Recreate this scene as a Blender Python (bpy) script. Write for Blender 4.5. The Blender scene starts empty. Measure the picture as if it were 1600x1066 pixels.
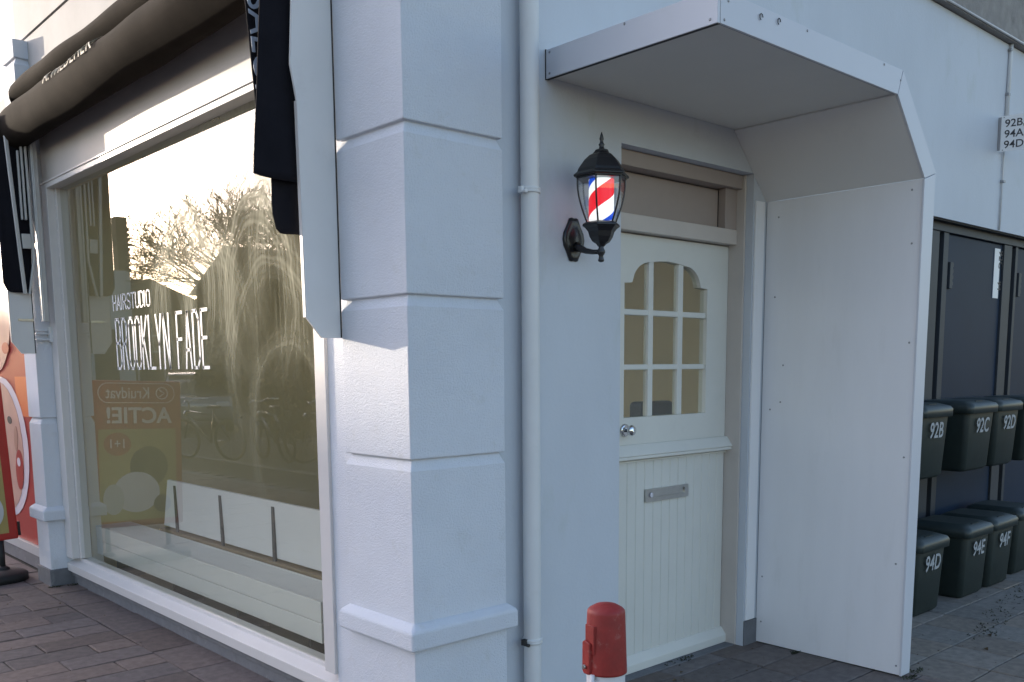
import bpy, bmesh, math, random
from mathutils import Vector, Matrix, noise
R = math.radians
PI = math.pi
random.seed(7)
S = bpy.context.scene
COL = S.collection

# ------------------------------------------------------------------ camera
cam = bpy.data.cameras.new('camera')
cam_o = bpy.data.objects.new('camera', cam); COL.objects.link(cam_o)
cam.sensor_width = 36.0; cam.sensor_fit = 'HORIZONTAL'
cam.lens = 1466.83 / 1600 * 36
cam.shift_x = (800 - 802.6) / 1600
cam.shift_y = (768.6 - 533) / 1600
cam.clip_start = 0.05; cam.clip_end = 2000
yaw, pitch, roll = R(47.7914), R(-7.5449), R(-0.45296)
f_ = Vector((math.cos(pitch)*math.cos(yaw), math.cos(pitch)*math.sin(yaw), math.sin(pitch)))
r_ = f_.cross(Vector((0, 0, 1))).normalized(); u_ = r_.cross(f_)
r2 = r_*math.cos(roll) + u_*math.sin(roll); u2 = -r_*math.sin(roll) + u_*math.cos(roll)
cam_o.matrix_world = Matrix(((r2.x, u2.x, -f_.x, 0), (r2.y, u2.y, -f_.y, 0), (r2.z, u2.z, -f_.z, 1.5), (0, 0, 0, 1)))
S.camera = cam_o

# ------------------------------------------------------------------ world, sun, exposure
SUN = Vector((-0.262, 1.0, 0.152)).normalized()
el = math.asin(SUN.z); rot = math.atan2(SUN.x, SUN.y)
W = bpy.data.worlds.new('World'); S.world = W; W.use_nodes = True
wn, wl = W.node_tree.nodes, W.node_tree.links
bg = wn['Background']; bg.inputs[1].default_value = 0.13
sky = wn.new('ShaderNodeTexSky'); sky.sky_type = 'NISHITA'; sky.sun_disc = False
sky.sun_elevation = el; sky.sun_rotation = rot
sky.air_density = 1.0; sky.dust_density = 0.8; sky.ozone_density = 2.0
# glow added to the sky around the low sun, like thin bright cloud
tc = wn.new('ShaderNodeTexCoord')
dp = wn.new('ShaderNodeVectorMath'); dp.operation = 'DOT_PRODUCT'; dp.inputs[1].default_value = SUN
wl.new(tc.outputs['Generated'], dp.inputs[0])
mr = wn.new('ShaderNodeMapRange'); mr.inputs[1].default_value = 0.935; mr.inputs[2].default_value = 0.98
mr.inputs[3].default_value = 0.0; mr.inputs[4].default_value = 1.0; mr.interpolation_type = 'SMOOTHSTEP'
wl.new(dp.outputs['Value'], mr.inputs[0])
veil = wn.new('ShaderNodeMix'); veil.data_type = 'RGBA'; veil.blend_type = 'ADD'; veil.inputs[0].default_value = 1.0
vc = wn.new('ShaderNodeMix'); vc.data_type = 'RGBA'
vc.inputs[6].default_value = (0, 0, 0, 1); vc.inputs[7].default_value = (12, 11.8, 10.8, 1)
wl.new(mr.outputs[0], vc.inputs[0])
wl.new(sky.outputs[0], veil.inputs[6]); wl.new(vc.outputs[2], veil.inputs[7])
mr2 = wn.new('ShaderNodeMapRange'); mr2.inputs[1].default_value = -0.1; mr2.inputs[2].default_value = 0.95; mr2.interpolation_type = 'SMOOTHSTEP'  # broad bluish glow added to the sky to lift the shaded walls
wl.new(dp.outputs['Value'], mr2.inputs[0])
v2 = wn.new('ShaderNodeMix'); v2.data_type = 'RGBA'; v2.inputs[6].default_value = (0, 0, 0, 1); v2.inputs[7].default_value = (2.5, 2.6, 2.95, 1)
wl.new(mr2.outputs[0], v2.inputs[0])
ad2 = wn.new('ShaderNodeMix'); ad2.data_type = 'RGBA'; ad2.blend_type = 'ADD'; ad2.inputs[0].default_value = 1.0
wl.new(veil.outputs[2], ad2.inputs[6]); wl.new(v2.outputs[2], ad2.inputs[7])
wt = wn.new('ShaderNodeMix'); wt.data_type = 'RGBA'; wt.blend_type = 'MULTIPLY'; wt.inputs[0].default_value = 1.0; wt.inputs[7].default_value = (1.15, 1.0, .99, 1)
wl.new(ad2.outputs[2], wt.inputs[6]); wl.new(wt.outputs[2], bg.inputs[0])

sl = bpy.data.lights.new('sun', 'SUN'); sl.energy = 2.0; sl.angle = R(0.5); sl.color = (1.0, 0.86, 0.68)
so = bpy.data.objects.new('sun', sl); COL.objects.link(so)
so.rotation_euler = SUN.to_track_quat('Z', 'Y').to_euler(); so.location = (0, 0, 12)

S.view_settings.view_transform = 'Standard'; S.view_settings.look = 'None'
S.view_settings.gamma = 1.0; S.view_settings.use_curve_mapping = False
S.view_settings.exposure = 1.78
S.render.engine = 'CYCLES'
S.cycles.max_bounces = 8; S.cycles.transparent_max_bounces = 16
S.cycles.use_denoising = True

# ------------------------------------------------------------------ materials
MATS = {}
def mat(name, col, rough=0.6, var=0.0, vscale=4.0, bump=0.0, bscale=60.0, metal=0.0, spec=0.5,
        col2=None, stain=None, sscale=2.0, samt=0.0, emit=None, estr=0.0, coat=0.0, attr=None, vstretch=None, bdist=0.004):
    """general painted/stone surface: base colour with broad mottling, a stain layer, fine bump"""
    if name in MATS: return MATS[name]
    m = bpy.data.materials.new(name); m.use_nodes = True; MATS[name] = m
    n, l = m.node_tree.nodes, m.node_tree.links
    b = n['Principled BSDF']
    b.inputs['Roughness'].default_value = rough; b.inputs['Metallic'].default_value = metal
    b.inputs['Specular IOR Level'].default_value = spec
    if coat: b.inputs['Coat Weight'].default_value = coat
    tcn = n.new('ShaderNodeTexCoord'); vec = tcn.outputs['Object']
    if vstretch:
        mp = n.new('ShaderNodeMapping'); mp.inputs['Scale'].default_value = vstretch
        l.new(vec, mp.inputs[0]); vec2 = mp.outputs[0]
    else: vec2 = vec
    out = None
    if attr:
        a = n.new('ShaderNodeAttribute'); a.attribute_name = attr; out = a.outputs['Color']
    if var > 0 or col2:
        nt = n.new('ShaderNodeTexNoise'); nt.inputs['Scale'].default_value = vscale
        nt.inputs['Detail'].default_value = 6; nt.inputs['Roughness'].default_value = 0.6
        l.new(vec2, nt.inputs['Vector'])
        mx = n.new('ShaderNodeMix'); mx.data_type = 'RGBA'
        cr = n.new('ShaderNodeMapRange'); cr.inputs[1].default_value = 0.35; cr.inputs[2].default_value = 0.65
        l.new(nt.outputs[0], cr.inputs[0]); l.new(cr.outputs[0], mx.inputs[0])
        c2 = col2 or tuple(c*(1-var) for c in col)
        if out is not None:
            mx.blend_type = 'MULTIPLY'; l.new(out, mx.inputs[6]); mx.inputs[7].default_value = (1-var, 1-var, 1-var, 1)
        else:
            mx.inputs[6].default_value = (*col, 1); mx.inputs[7].default_value = (*c2, 1)
        out = mx.outputs[2]
    if stain:
        ns = n.new('ShaderNodeTexNoise'); ns.inputs['Scale'].default_value = sscale; ns.inputs['Detail'].default_value = 8
        ns.inputs['Roughness'].default_value = 0.7; l.new(vec2, ns.inputs['Vector'])
        rr = n.new('ShaderNodeMapRange'); rr.inputs[1].default_value = 0.58; rr.inputs[2].default_value = 0.75
        rr.inputs[4].default_value = samt
        l.new(ns.outputs[0], rr.inputs[0])
        ms = n.new('ShaderNodeMix'); ms.data_type = 'RGBA'; l.new(rr.outputs[0], ms.inputs[0])
        if out is not None: l.new(out, ms.inputs[6])
        else: ms.inputs[6].default_value = (*col, 1)
        ms.inputs[7].default_value = (*stain, 1); out = ms.outputs[2]
    if out is not None: l.new(out, b.inputs['Base Color'])
    else: b.inputs['Base Color'].default_value = (*col, 1)
    if bump > 0:
        nb = n.new('ShaderNodeTexNoise'); nb.inputs['Scale'].default_value = bscale; nb.inputs['Detail'].default_value = 5
        nb.inputs['Roughness'].default_value = 0.65; l.new(vec, nb.inputs['Vector'])
        bp = n.new('ShaderNodeBump'); bp.inputs['Strength'].default_value = bump; bp.inputs['Distance'].default_value = bdist
        l.new(nb.outputs[0], bp.inputs['Height']); l.new(bp.outputs[0], b.inputs['Normal'])
    if emit:
        b.inputs['Emission Color'].default_value = (*emit, 1); b.inputs['Emission Strength'].default_value = estr
    return m

M_STUCCO = mat('white_stucco_paint', (.64, .67, .73), .7, .06, 3, .8, 150, stain=(.50, .51, .50), sscale=9, samt=.45, bdist=.006)
M_WALL = mat('side_wall_paint', (.55, .585, .64), .6, .06, 1.6, .35, 60, stain=(.44, .48, .46), sscale=2.4, samt=.55, bdist=.004, vstretch=(1.4, 1.4, .6))
M_UPPER = mat('upper_wall_render', (.45, .44, .43), .8, .14, 1.7, .5, 40, stain=(.42, .38, .30), sscale=1.3, samt=.5)
M_CONC = mat('grey_concrete', (.34, .32, .30), .9, .25, 9, .9, 70, stain=(.12, .11, .10), sscale=6, samt=.6, bdist=.01)
M_FRAME = mat('window_frame_paint', (.62, .60, .59), .35, .04, 6, .08, 30)
M_TRIM = mat('door_frame_paint', (.55, .50, .46), .45, .06, 6, .1, 30)
M_DOOR = mat('door_cream_paint', (.66, .66, .62), .4, .04, 5, .12, 40, stain=(.5, .5, .46), sscale=7, samt=.2)
M_PANEL = mat('porch_panel_white', (.80, .80, .82), .38, .05, 2, .05, 6, stain=(.56, .56, .54), sscale=2.2, samt=.28, vstretch=(2.5, 2.5, .5))
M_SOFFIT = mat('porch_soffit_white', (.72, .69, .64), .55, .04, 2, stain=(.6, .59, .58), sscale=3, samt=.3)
M_FASC = mat('porch_fascia_white', (.60, .61, .66), .4, .03, 2, .03, 10, stain=(.5, .5, .5), sscale=3, samt=.3)  # porch white kept darker; the panel's stronger light is put into the colours
M_TRIMD = mat('transom_taupe', (.36, .30, .27), .5, .06, 6, .1, 30)
M_SCREW = mat('screw_heads', (.32, .32, .33), .5, metal=.6)
M_SEAL = mat('dark_seal', (.03, .03, .03), .8)
M_PLINTH = mat('plinth_grey', (.16, .165, .18), .75, .2, 12, .5, 60, stain=(.32, .32, .33), sscale=14, samt=.6)
M_PIPE = mat('pipe_paint', (.66, .67, .68), .4, .05, 5, .08, 50, stain=(.5, .5, .48), sscale=8, samt=.3)
M_BLACK = mat('black_cast_metal', (.012, .012, .014), .35, .1, 40, .15, 160, spec=.6)
M_STEEL = mat('brushed_steel', (.55, .55, .53), .28, .1, 20, .05, 60, metal=1.0)
M_CHROME = mat('chrome', (.7, .7, .7), .12, metal=1.0)
M_RED = mat('bollard_red', (.30, .022, .018), .55, .35, 9, .35, 70, stain=(.34, .15, .13), sscale=26, samt=.75)
M_BWHITE = mat('bollard_white', (.62, .63, .66), .5, .06, 8, .15, 50, stain=(.12, .11, .1), sscale=26, samt=.9)
M_AWN = mat('awning_cloth', (.019, .0145, .0115), .95, .3, 6, .35, 260, spec=.08, bdist=.003)
M_AWN2 = mat('awning_cloth_dark', (.014, .014, .019), .9, .2, 9, .25, 300, spec=.1)
M_ALU = mat('grey_aluminium', (.50, .51, .52), .4, .05, 8, metal=.2)
M_PLATE = mat('side_plate_grey', (.72, .72, .72), .5, .06, 2.5, .04, 20, stain=(.42, .40, .42), sscale=2.5, samt=.3)
M_BOX = mat('fascia_board', (.52, .49, .46), .55, .06, 3, .1, 40)
M_DARKDOOR = mat('storage_door_blue_grey', (.010, .026, .056), .5, .12, 2.5, .08, 20, spec=.12)
M_DARKFR = mat('storage_frame', (.05, .058, .07), .5, .1, 5, spec=.2)
M_GAP = mat('black_void', (.008, .008, .01), .8)
M_BIN = mat('bin_green_plastic', (.022, .033, .031), .5, .2, 12, .1, 80, spec=.4)
M_BINL = mat('bin_lid_plastic', (.032, .044, .042), .42, .2, 12, .1, 80, spec=.5)
M_WHITE = mat('white_print', (.8, .8, .8), .5)
M_BINP = mat('bin_number_print', (.42, .44, .46), .6, .25, 40, stain=(.2, .22, .2), sscale=50, samt=.7)
M_INK = mat('black_print', (.03, .03, .035), .5)
M_RAD = mat('convector_enamel', (.86, .85, .84), .35, .03, 4)
M_BENCHW = mat('bench_white', (.85, .84, .85), .4, .03, 4)
M_WOOD = mat('bench_wood', (.30, .22, .13), .5, .3, 20, vstretch=(3, .4, 3))
M_STRAP = mat('dark_strap', (.03, .035, .04), .5)
M_IWALL = mat('ochre_wall', (.88, .72, .40), .8, .05, 2)
M_ICEIL = mat('interior_ceiling', (.8, .78, .7), .8)
M_IFLOOR = mat('interior_floor', (.24, .22, .19), .35, .2, 3)
M_ASPH = mat('asphalt', (.045, .045, .046), .9, .3, 3, .5, 90)
M_SAND = mat('joint_dirt', (.035, .032, .027), .95, .4, 30, .6, 120)
M_PAVE = mat('paver_stone', (.1, .1, .1), .82, .32, 22, .7, 150, attr='Col', stain=(.13, .12, .115), sscale=40, samt=.45, bdist=.003)
M_POSTR = mat('poster_red', (.34, .018, .012), .35)
M_POSTO = mat('poster_orange', (.62, .13, .02), .35)
M_POSTY = mat('poster_yellow', (.33, .27, .09), .4)
M_SKIN = mat('poster_skin', (.55, .34, .27), .4, .15, 5)
M_HAIR = mat('poster_hair', (.55, .42, .25), .4, .35, 14)
M_PALE = mat('poster_pale', (.62, .60, .66), .4)
M_RUBBER = mat('black_rubber', (.014, .014, .015), .7, .2, 20, .3, 80)
M_BARK = mat('bark', (.07, .055, .04), .9, .3, 20)
M_LEAF = mat('evergreen_leaf', (.035, .05, .022), .7, .4, 3)
M_LEAF2 = mat('weed_leaf', (.035, .042, .018), .7, .4, 30)
M_MOSS = mat('dead_leaf', (.10, .065, .03), .8, .4, 30)
M_BRICKF = mat('far_brick', (.16, .09, .06), .9, .3, 5)
M_RENDF = mat('far_render', (.50, .52, .53), .9, .1, 1)
M_ROOFF = mat('far_roof', (.06, .05, .045), .8, .3, 4)
M_WINF = mat('far_window', (.04, .05, .06), .1)
M_TIMB = mat('timber_post', (.12, .09, .05), .8, .3, 8)
M_CARD = mat('car_paint_silver', (.35, .36, .38), .25, coat=.8, metal=.5)
M_CARB = mat('car_paint_dark', (.02, .025, .035), .25, coat=.8)
M_TYRE = mat('tyre', (.015, .015, .015), .8)
M_COUNTER = mat('dark_leather', (.02, .024, .026), .4, .2, 10)

def glass_mat(name, f0=0.045, k=1.0, tint=(.9, .93, .9), smear=False, rough=0.0):
    m = bpy.data.materials.new(name); m.use_nodes = True; MATS[name] = m
    n, l = m.node_tree.nodes, m.node_tree.links
    for x in list(n):
        if x.type == 'BSDF_PRINCIPLED': n.remove(x)
    o = [x for x in n if x.type == 'OUTPUT_MATERIAL'][0]
    def mth(op, a, b=None, c=None, clamp=False):
        q = n.new('ShaderNodeMath'); q.operation = op; q.use_clamp = clamp
        for i, v in enumerate((a, b, c)):
            if v is None: continue
            if isinstance(v, (int, float)): q.inputs[i].default_value = v
            else: l.new(v, q.inputs[i])
        return q.outputs[0]
    lw = n.new('ShaderNodeLayerWeight'); lw.inputs['Blend'].default_value = 0.5
    p5 = mth('POWER', lw.outputs['Facing'], 5.0)
    r = mth('ADD', mth('MULTIPLY', p5, 1 - f0), f0)
    rr = mth('DIVIDE', mth('MULTIPLY', r, k), mth('ADD', mth('MULTIPLY', r, k - 1), 1.0), clamp=True)
    tr = n.new('ShaderNodeBsdfTransparent'); tr.inputs[0].default_value = (*tint, 1)
    gl = n.new('ShaderNodeBsdfGlossy'); gl.inputs['Roughness'].default_value = rough; gl.inputs[0].default_value = (1, .99, .95, 1)
    mx = n.new('ShaderNodeMixShader'); l.new(rr, mx.inputs[0]); l.new(tr.outputs[0], mx.inputs[1]); l.new(gl.outputs[0], mx.inputs[2])
    res = mx.outputs[0]
    if smear:
        tcn = n.new('ShaderNodeTexCoord'); sep = n.new('ShaderNodeSeparateXYZ'); l.new(tcn.outputs['Object'], sep.inputs[0])
        Y, Z = sep.outputs['Y'], sep.outputs['Z']
        nz = n.new('ShaderNodeTexNoise'); nz.inputs['Scale'].default_value = 3.0; nz.inputs['Detail'].default_value = 3
        l.new(tcn.outputs['Object'], nz.inputs['Vector'])
        tot = None
        # wiped arcs left by a cleaning cloth: centre y, centre z, radius, width, strength
        for cy, cz, rad, wd, st in [(4.90, 1.90, .30, .15, .9), (4.62, 1.86, .23, .12, .6), (4.10, 1.82, .33, .13, .75), (4.42, 2.10, .42, .10, .35),
                                    (3.98, 1.45, .42, .10, .4), (5.12, 1.78, .22, .12, .55), (3.78, 1.95, .36, .12, .45), (4.55, 1.55, .38, .08, .3), (3.85, 1.15, .36, .06, .3)]:
            dy = mth('SUBTRACT', Y, cy); dz = mth('MULTIPLY', mth('SUBTRACT', Z, cz), .72)
            d = mth('SQRT', mth('ADD', mth('MULTIPLY', dy, dy), mth('MULTIPLY', dz, dz)))
            d = mth('ADD', d, mth('MULTIPLY', mth('SUBTRACT', nz.outputs[0], .5), .12))
            band = mth('SUBTRACT', 1.0, mth('DIVIDE', mth('ABSOLUTE', mth('SUBTRACT', d, rad)), wd), clamp=True)
            fine = mth('ADD', mth('MULTIPLY', mth('SINE', mth('MULTIPLY', d, 260.0)), .22), .6)
            fine2 = mth('ADD', mth('MULTIPLY', mth('SINE', mth('MULTIPLY', d, 97.0)), .25), .7)
            upper = mth('ADD', mth('MULTIPLY', dz, 3.0), .9, clamp=True)
            v = mth('MULTIPLY', mth('MULTIPLY', mth('MULTIPLY', band, fine), fine2), mth('MULTIPLY', upper, st))
            tot = v if tot is None else mth('ADD', tot, v)
        # vertical run marks
        mp = n.new('ShaderNodeMapping'); mp.inputs['Scale'].default_value = (1, 34, 1.1); l.new(tcn.outputs['Object'], mp.inputs[0])
        dn = n.new('ShaderNodeTexNoise'); dn.inputs['Scale'].default_value = 1.4; dn.inputs['Detail'].default_value = 4; l.new(mp.outputs[0], dn.inputs['Vector'])
        drip = n.new('ShaderNodeMapRange'); drip.inputs[1].default_value = .52; drip.inputs[2].default_value = .72; l.new(dn.outputs[0], drip.inputs[0])
        side = n.new('ShaderNodeMapRange'); side.inputs[1].default_value = 4.6; side.inputs[2].default_value = 3.9; l.new(Y, side.inputs[0])
        hi = n.new('ShaderNodeMapRange'); hi.inputs[1].default_value = 1.25; hi.inputs[2].default_value = 1.9; l.new(Z, hi.inputs[0])
        tot = mth('ADD', mth('MULTIPLY', tot, 1.7), mth('MULTIPLY', mth('MULTIPLY', drip.outputs[0], side.outputs[0]), mth('MULTIPLY', hi.outputs[0], .45)))
        n2 = n.new('ShaderNodeTexNoise'); n2.inputs['Scale'].default_value = 7; n2.inputs['Detail'].default_value = 6; l.new(tcn.outputs['Object'], n2.inputs['Vector'])
        tot = mth('MULTIPLY', tot, mth('ADD', n2.outputs[0], .3))
        fac = mth('ADD', mth('MULTIPLY', tot, .75), .075, clamp=True)
        df = n.new('ShaderNodeBsdfDiffuse'); df.inputs[0].default_value = (.72, .68, .50, 1)
        tl = n.new('ShaderNodeBsdfTranslucent'); tl.inputs[0].default_value = (.6, .58, .5, 1)
        dm = n.new('ShaderNodeMixShader'); dm.inputs[0].default_value = .3; l.new(df.outputs[0], dm.inputs[1]); l.new(tl.outputs[0], dm.inputs[2])
        gm = n.new('ShaderNodeMixShader'); l.new(fac, gm.inputs[0]); l.new(res, gm.inputs[1]); l.new(dm.outputs[0], gm.inputs[2])
        res = gm.outputs[0]
    l.new(res, o.inputs['Surface'])
    return m
M_GLASS = glass_mat('shop_glass', .045, 1.8, (.82, .845, .80), smear=True)
M_DGLASS = glass_mat('door_glass', .045, 2.2, (.9, .92, .88))
M_LGLASS = glass_mat('lantern_glass', .05, 1.6, (.88, .9, .92), rough=.03)

# ------------------------------------------------------------------ mesh helpers
class MB:
    def __init__(self): self.bm = bmesh.new()
    def box(self, x0, x1, y0, y1, z0, z1, mi=0, m=None):
        v = [self.bm.verts.new((x, y, z)) for x in (x0, x1) for y in (y0, y1) for z in (z0, z1)]
        if m is not None:
            for q in v: q.co = m @ q.co
        for f in ((0, 1, 3, 2), (4, 6, 7, 5), (0, 4, 5, 1), (2, 3, 7, 6), (0, 2, 6, 4), (1, 5, 7, 3)):
            fc = self.bm.faces.new([v[i] for i in f]); fc.material_index = mi
        return self
    def prism(self, pts, ax, a, b, mi=0):
        """polygon pts in the two other axes (in x,y,z order), extruded along axis ax from a to b"""
        def P(p, t):
            q = list(p); q.insert(ax, t); return q
        va = [self.bm.verts.new(P(p, a)) for p in pts]; vb = [self.bm.verts.new(P(p, b)) for p in pts]
        n = len(pts)
        fs = [self.bm.faces.new(va[::-1]), self.bm.faces.new(vb)]
        for i in range(n):
            fs.append(self.bm.faces.new((va[i], va[(i+1) % n], vb[(i+1) % n], vb[i])))
        for f in fs: f.material_index = mi
        return self
    def loft(self, rings, closed=True, caps=True, mi=0, loopclose=False):
        vs = [[self.bm.verts.new(p) for p in r] for r in rings]
        n = len(rings[0]); m = len(rings)
        for i in range(m - (0 if loopclose else 1)):
            a, b = vs[i], vs[(i+1) % m]
            for j in range(n if closed else n-1):
                f = self.bm.faces.new((a[j], a[(j+1) % n], b[(j+1) % n], b[j])); f.material_index = mi; f.smooth = True
        if caps and closed and not loopclose:
            for f in (self.bm.faces.new(vs[0][::-1]), self.bm.faces.new(vs[-1])): f.material_index = mi
        return self
    def lathe(self, prof, c, seg=32, mi=0, phase=0.0, smooth=True, axis='z', caps=True):
        rings = []
        for (r, h) in prof:
            ring = []
            for k in range(seg):
                a = 2*PI*k/seg + phase
                if axis == 'z': ring.append((c[0]+r*math.cos(a), c[1]+r*math.sin(a), c[2]+h))
                elif axis == 'y': ring.append((c[0]+r*math.cos(a), c[1]+h, c[2]+r*math.sin(a)))
                else: ring.append((c[0]+h, c[1]+r*math.cos(a), c[2]+r*math.sin(a)))
            rings.append(ring)
        n0 = len(self.bm.faces)
        self.loft(rings, mi=mi, caps=caps)
        if not smooth:
            self.bm.faces.ensure_lookup_table()
            for f in self.bm.faces[n0:]: f.smooth = False
        return self
    def tube(self, pts, rad, seg=10, mi=0, caps=True):
        pts = [Vector(p) for p in pts]
        rads = rad if isinstance(rad, (list, tuple)) else [rad]*len(pts)
        rings = []
        up = Vector((0, 0, 1))
        t0 = (pts[1]-pts[0]).normalized()
        nrm = t0.cross(up if abs(t0.z) < .9 else Vector((1, 0, 0))).normalized()
        for i, p in enumerate(pts):
            t = (pts[min(i+1, len(pts)-1)] - pts[max(i-1, 0)]).normalized()
            nrm = (nrm - t*nrm.dot(t)).normalized(); bn = t.cross(nrm)
            rings.append([p + (nrm*math.cos(2*PI*k/seg) + bn*math.sin(2*PI*k/seg))*rads[i] for k in range(seg)])
        self.loft(rings, mi=mi, caps=caps); return self
    def build(self, name, mats, parent=None, bevel=0.0, bseg=2, smooth=False):
        bmesh.ops.recalc_face_normals(self.bm, faces=self.bm.faces)
        me = bpy.data.meshes.new(name); self.bm.to_mesh(me); self.bm.free()
        for m in (mats if isinstance(mats, (list, tuple)) else [mats]): me.materials.append(m)
        o = bpy.data.objects.new(name, me); COL.objects.link(o)
        if parent: link_child(o, parent)
        if smooth:
            for p in me.polygons: p.use_smooth = True
        if bevel:
            md = o.modifiers.new('bev', 'BEVEL'); md.width = bevel; md.segments = bseg; md.limit_method = 'ANGLE'; md.angle_limit = R(35)
        return o

def link_child(o, parent):
    o.parent = parent
    # parts are modelled in world space: undo the chain of parents
    m = Matrix.Identity(4); p = parent
    while p is not None:
        m = p.matrix_basis_world if False else m
        p = p.parent
    o.matrix_parent_inverse = world_of(parent).inverted()
def world_of(o):
    m = Matrix.LocRotScale(o.location, o.rotation_euler, o.scale)
    if o.parent: m = world_of(o.parent) @ o.matrix_parent_inverse @ m
    return m
def tag(o, label=None, cat=None, group=None, kind=None):
    if label: o['label'] = label
    if cat: o['category'] = cat
    if group: o['group'] = group
    if kind: o['kind'] = kind
    return o
def thing(name, loc, label, cat, group=None):
    o = bpy.data.objects.new(name, None); COL.objects.link(o); o.location = loc
    o.empty_display_size = .1
    return tag(o, label, cat, group)
def copy_tree(o, parent=None):
    c = o.copy(); COL.objects.link(c); c.parent = parent
    for ch in list(o.children): copy_tree(ch, c)
    return c

def shape2d(name, outer, holes, depth, mat_, origin, U, V, parent, bevel=0.0):
    """flat board with holes: outline in (u,v) metres, U,V world axes, extruded by depth along U x V about origin"""
    cu = bpy.data.curves.new(name, 'CURVE'); cu.dimensions = '2D'; cu.fill_mode = 'BOTH'
    for loop in [outer] + holes:
        sp = cu.splines.new('POLY'); sp.points.add(len(loop)-1); sp.use_cyclic_u = True
        for i, p in enumerate(loop): sp.points[i].co = (p[0], p[1], 0, 1)
    cu.extrude = depth/2
    return curve_mesh(name, cu, mat_, origin, U, V, parent, bevel)
def curve_mesh(name, cu, mat_, origin, U, V, parent, bevel=0.0, scale=(1, 1)):
    o = bpy.data.objects.new(name, cu); COL.objects.link(o)
    bpy.context.view_layer.update()
    me = bpy.data.meshes.new_from_object(o.evaluated_get(bpy.context.evaluated_depsgraph_get()))
    bpy.data.objects.remove(o); bpy.data.curves.remove(cu)
    U = Vector(U).normalized(); V = Vector(V).normalized(); N = U.cross(V)
    Mx = Matrix(((U.x*scale[0], V.x*scale[1], N.x, origin[0]), (U.y*scale[0], V.y*scale[1], N.y, origin[1]), (U.z*scale[0], V.z*scale[1], N.z, origin[2]), (0, 0, 0, 1)))
    me.transform(Mx); me.materials.clear(); me.materials.append(mat_); me.name = name
    ob = bpy.data.objects.new(name, me); COL.objects.link(ob)
    if parent: link_child(ob, parent)
    if bevel:
        md = ob.modifiers.new('bev', 'BEVEL'); md.width = bevel; md.segments = 2; md.limit_method = 'ANGLE'; md.angle_limit = R(35)
    return ob
def text(name, s, size, mat_, origin, U, V, parent, xs=1.0, bold=0.0, align='LEFT', depth=.001, spacing=1.0):
    cu = bpy.data.curves.new(name, 'FONT'); cu.body = s; cu.size = size; cu.extrude = depth; cu.offset = bold
    cu.align_x = align; cu.space_character = spacing; cu.resolution_u = 4
    return curve_mesh(name, cu, mat_, origin, U, V, parent, scale=(xs, 1))

# narrow stroke lettering for the window
GLY = {
 'H': ([[(0,0),(0,1)], [(1,0),(1,1)], [(0,.5),(1,.5)]]), 'A': ([[(0,0),(.5,1),(1,0)], [(.18,.32),(.82,.32)]]),
 'I': ([[(.5,0),(.5,1)]]), 'R': ([[(0,0),(0,1),(.6,1),(.92,.9),(.92,.62),(.6,.5),(0,.5)], [(.5,.5),(1,0)]]),
 'S': ([[(1,.84),(.8,1),(.2,1),(0,.84),(0,.66),(.2,.54),(.8,.46),(1,.34),(1,.16),(.8,0),(.2,0),(0,.16)]]),
 'T': ([[(0,1),(1,1)], [(.5,0),(.5,1)]]), 'U': ([[(0,1),(0,.16),(.22,0),(.78,0),(1,.16),(1,1)]]),
 'D': ([[(0,0),(0,1),(.6,1),(1,.84),(1,.16),(.6,0),(0,0)]]), 'O': ([[(.25,0),(0,.14),(0,.86),(.25,1),(.75,1),(1,.86),(1,.14),(.75,0),(.25,0)]]),
 'B': ([[(0,0),(0,1),(.65,1),(.95,.9),(.95,.62),(.65,.52),(0,.52)], [(.65,.52),(1,.42),(1,.1),(.68,0),(0,0)]]),
 'K': ([[(0,0),(0,1)], [(1,1),(0,.42)], [(.3,.58),(1,0)]]), 'L': ([[(0,1),(0,0),(1,0)]]),
 'Y': ([[(0,1),(.5,.45),(1,1)], [(.5,.45),(.5,0)]]), 'N': ([[(0,0),(0,1),(1,0),(1,1)]]),
 'F': ([[(0,0),(0,1),(1,1)], [(0,.52),(.8,.52)]]), 'E': ([[(1,0),(0,0),(0,1),(1,1)], [(0,.52),(.8,.52)]]),
}
def stroke_text(name, s, origin, U, V, lw, lh, adv, sw, mat_, parent, depth=.0015):
    U = Vector(U); V = Vector(V); N = U.cross(V); O = Vector(origin)
    mb = MB(); x = 0.0
    for ch in s:
        if ch == ' ': x += adv*.75; continue
        w = lw*(.2 if ch == 'I' else 1)
        for pl in GLY[ch]:
            for a, b in zip(pl[:-1], pl[1:]):
                if ch == 'I': a = (0, a[1]); b = (0, b[1])
                A = Vector((x + a[0]*w, a[1]*lh)); B = Vector((x + b[0]*w, b[1]*lh))
                d = (B-A).normalized(); e = Vector((-d.y, d.x))*sw/2; A = A - d*sw*.4; B = B + d*sw*.4
                q = [A+e, B+e, B-e, A-e]
                va = [mb.bm.verts.new(O + U*p.x + V*p.y) for p in q]; vb = [mb.bm.verts.new(O + U*p.x + V*p.y + N*depth) for p in q]
                mb.bm.faces.new(va); mb.bm.faces.new(vb[::-1])
                for i in range(4): mb.bm.faces.new((va[i], vb[i], vb[(i+1) % 4], va[(i+1) % 4]))
        x += (adv - lw) + w
    return mb.build(name, mat_, parent)

# ================================================================== GROUND
mb = MB(); mb.box(-80, 60, -40, 140, -.30, -.055); tag(mb.build('ground', M_ASPH), kind='structure')
mb = MB(); mb.box(-2.6, 12, -4, 60, -.054, -.012); tag(mb.build('pavement_bed', M_SAND), kind='structure')

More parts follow.
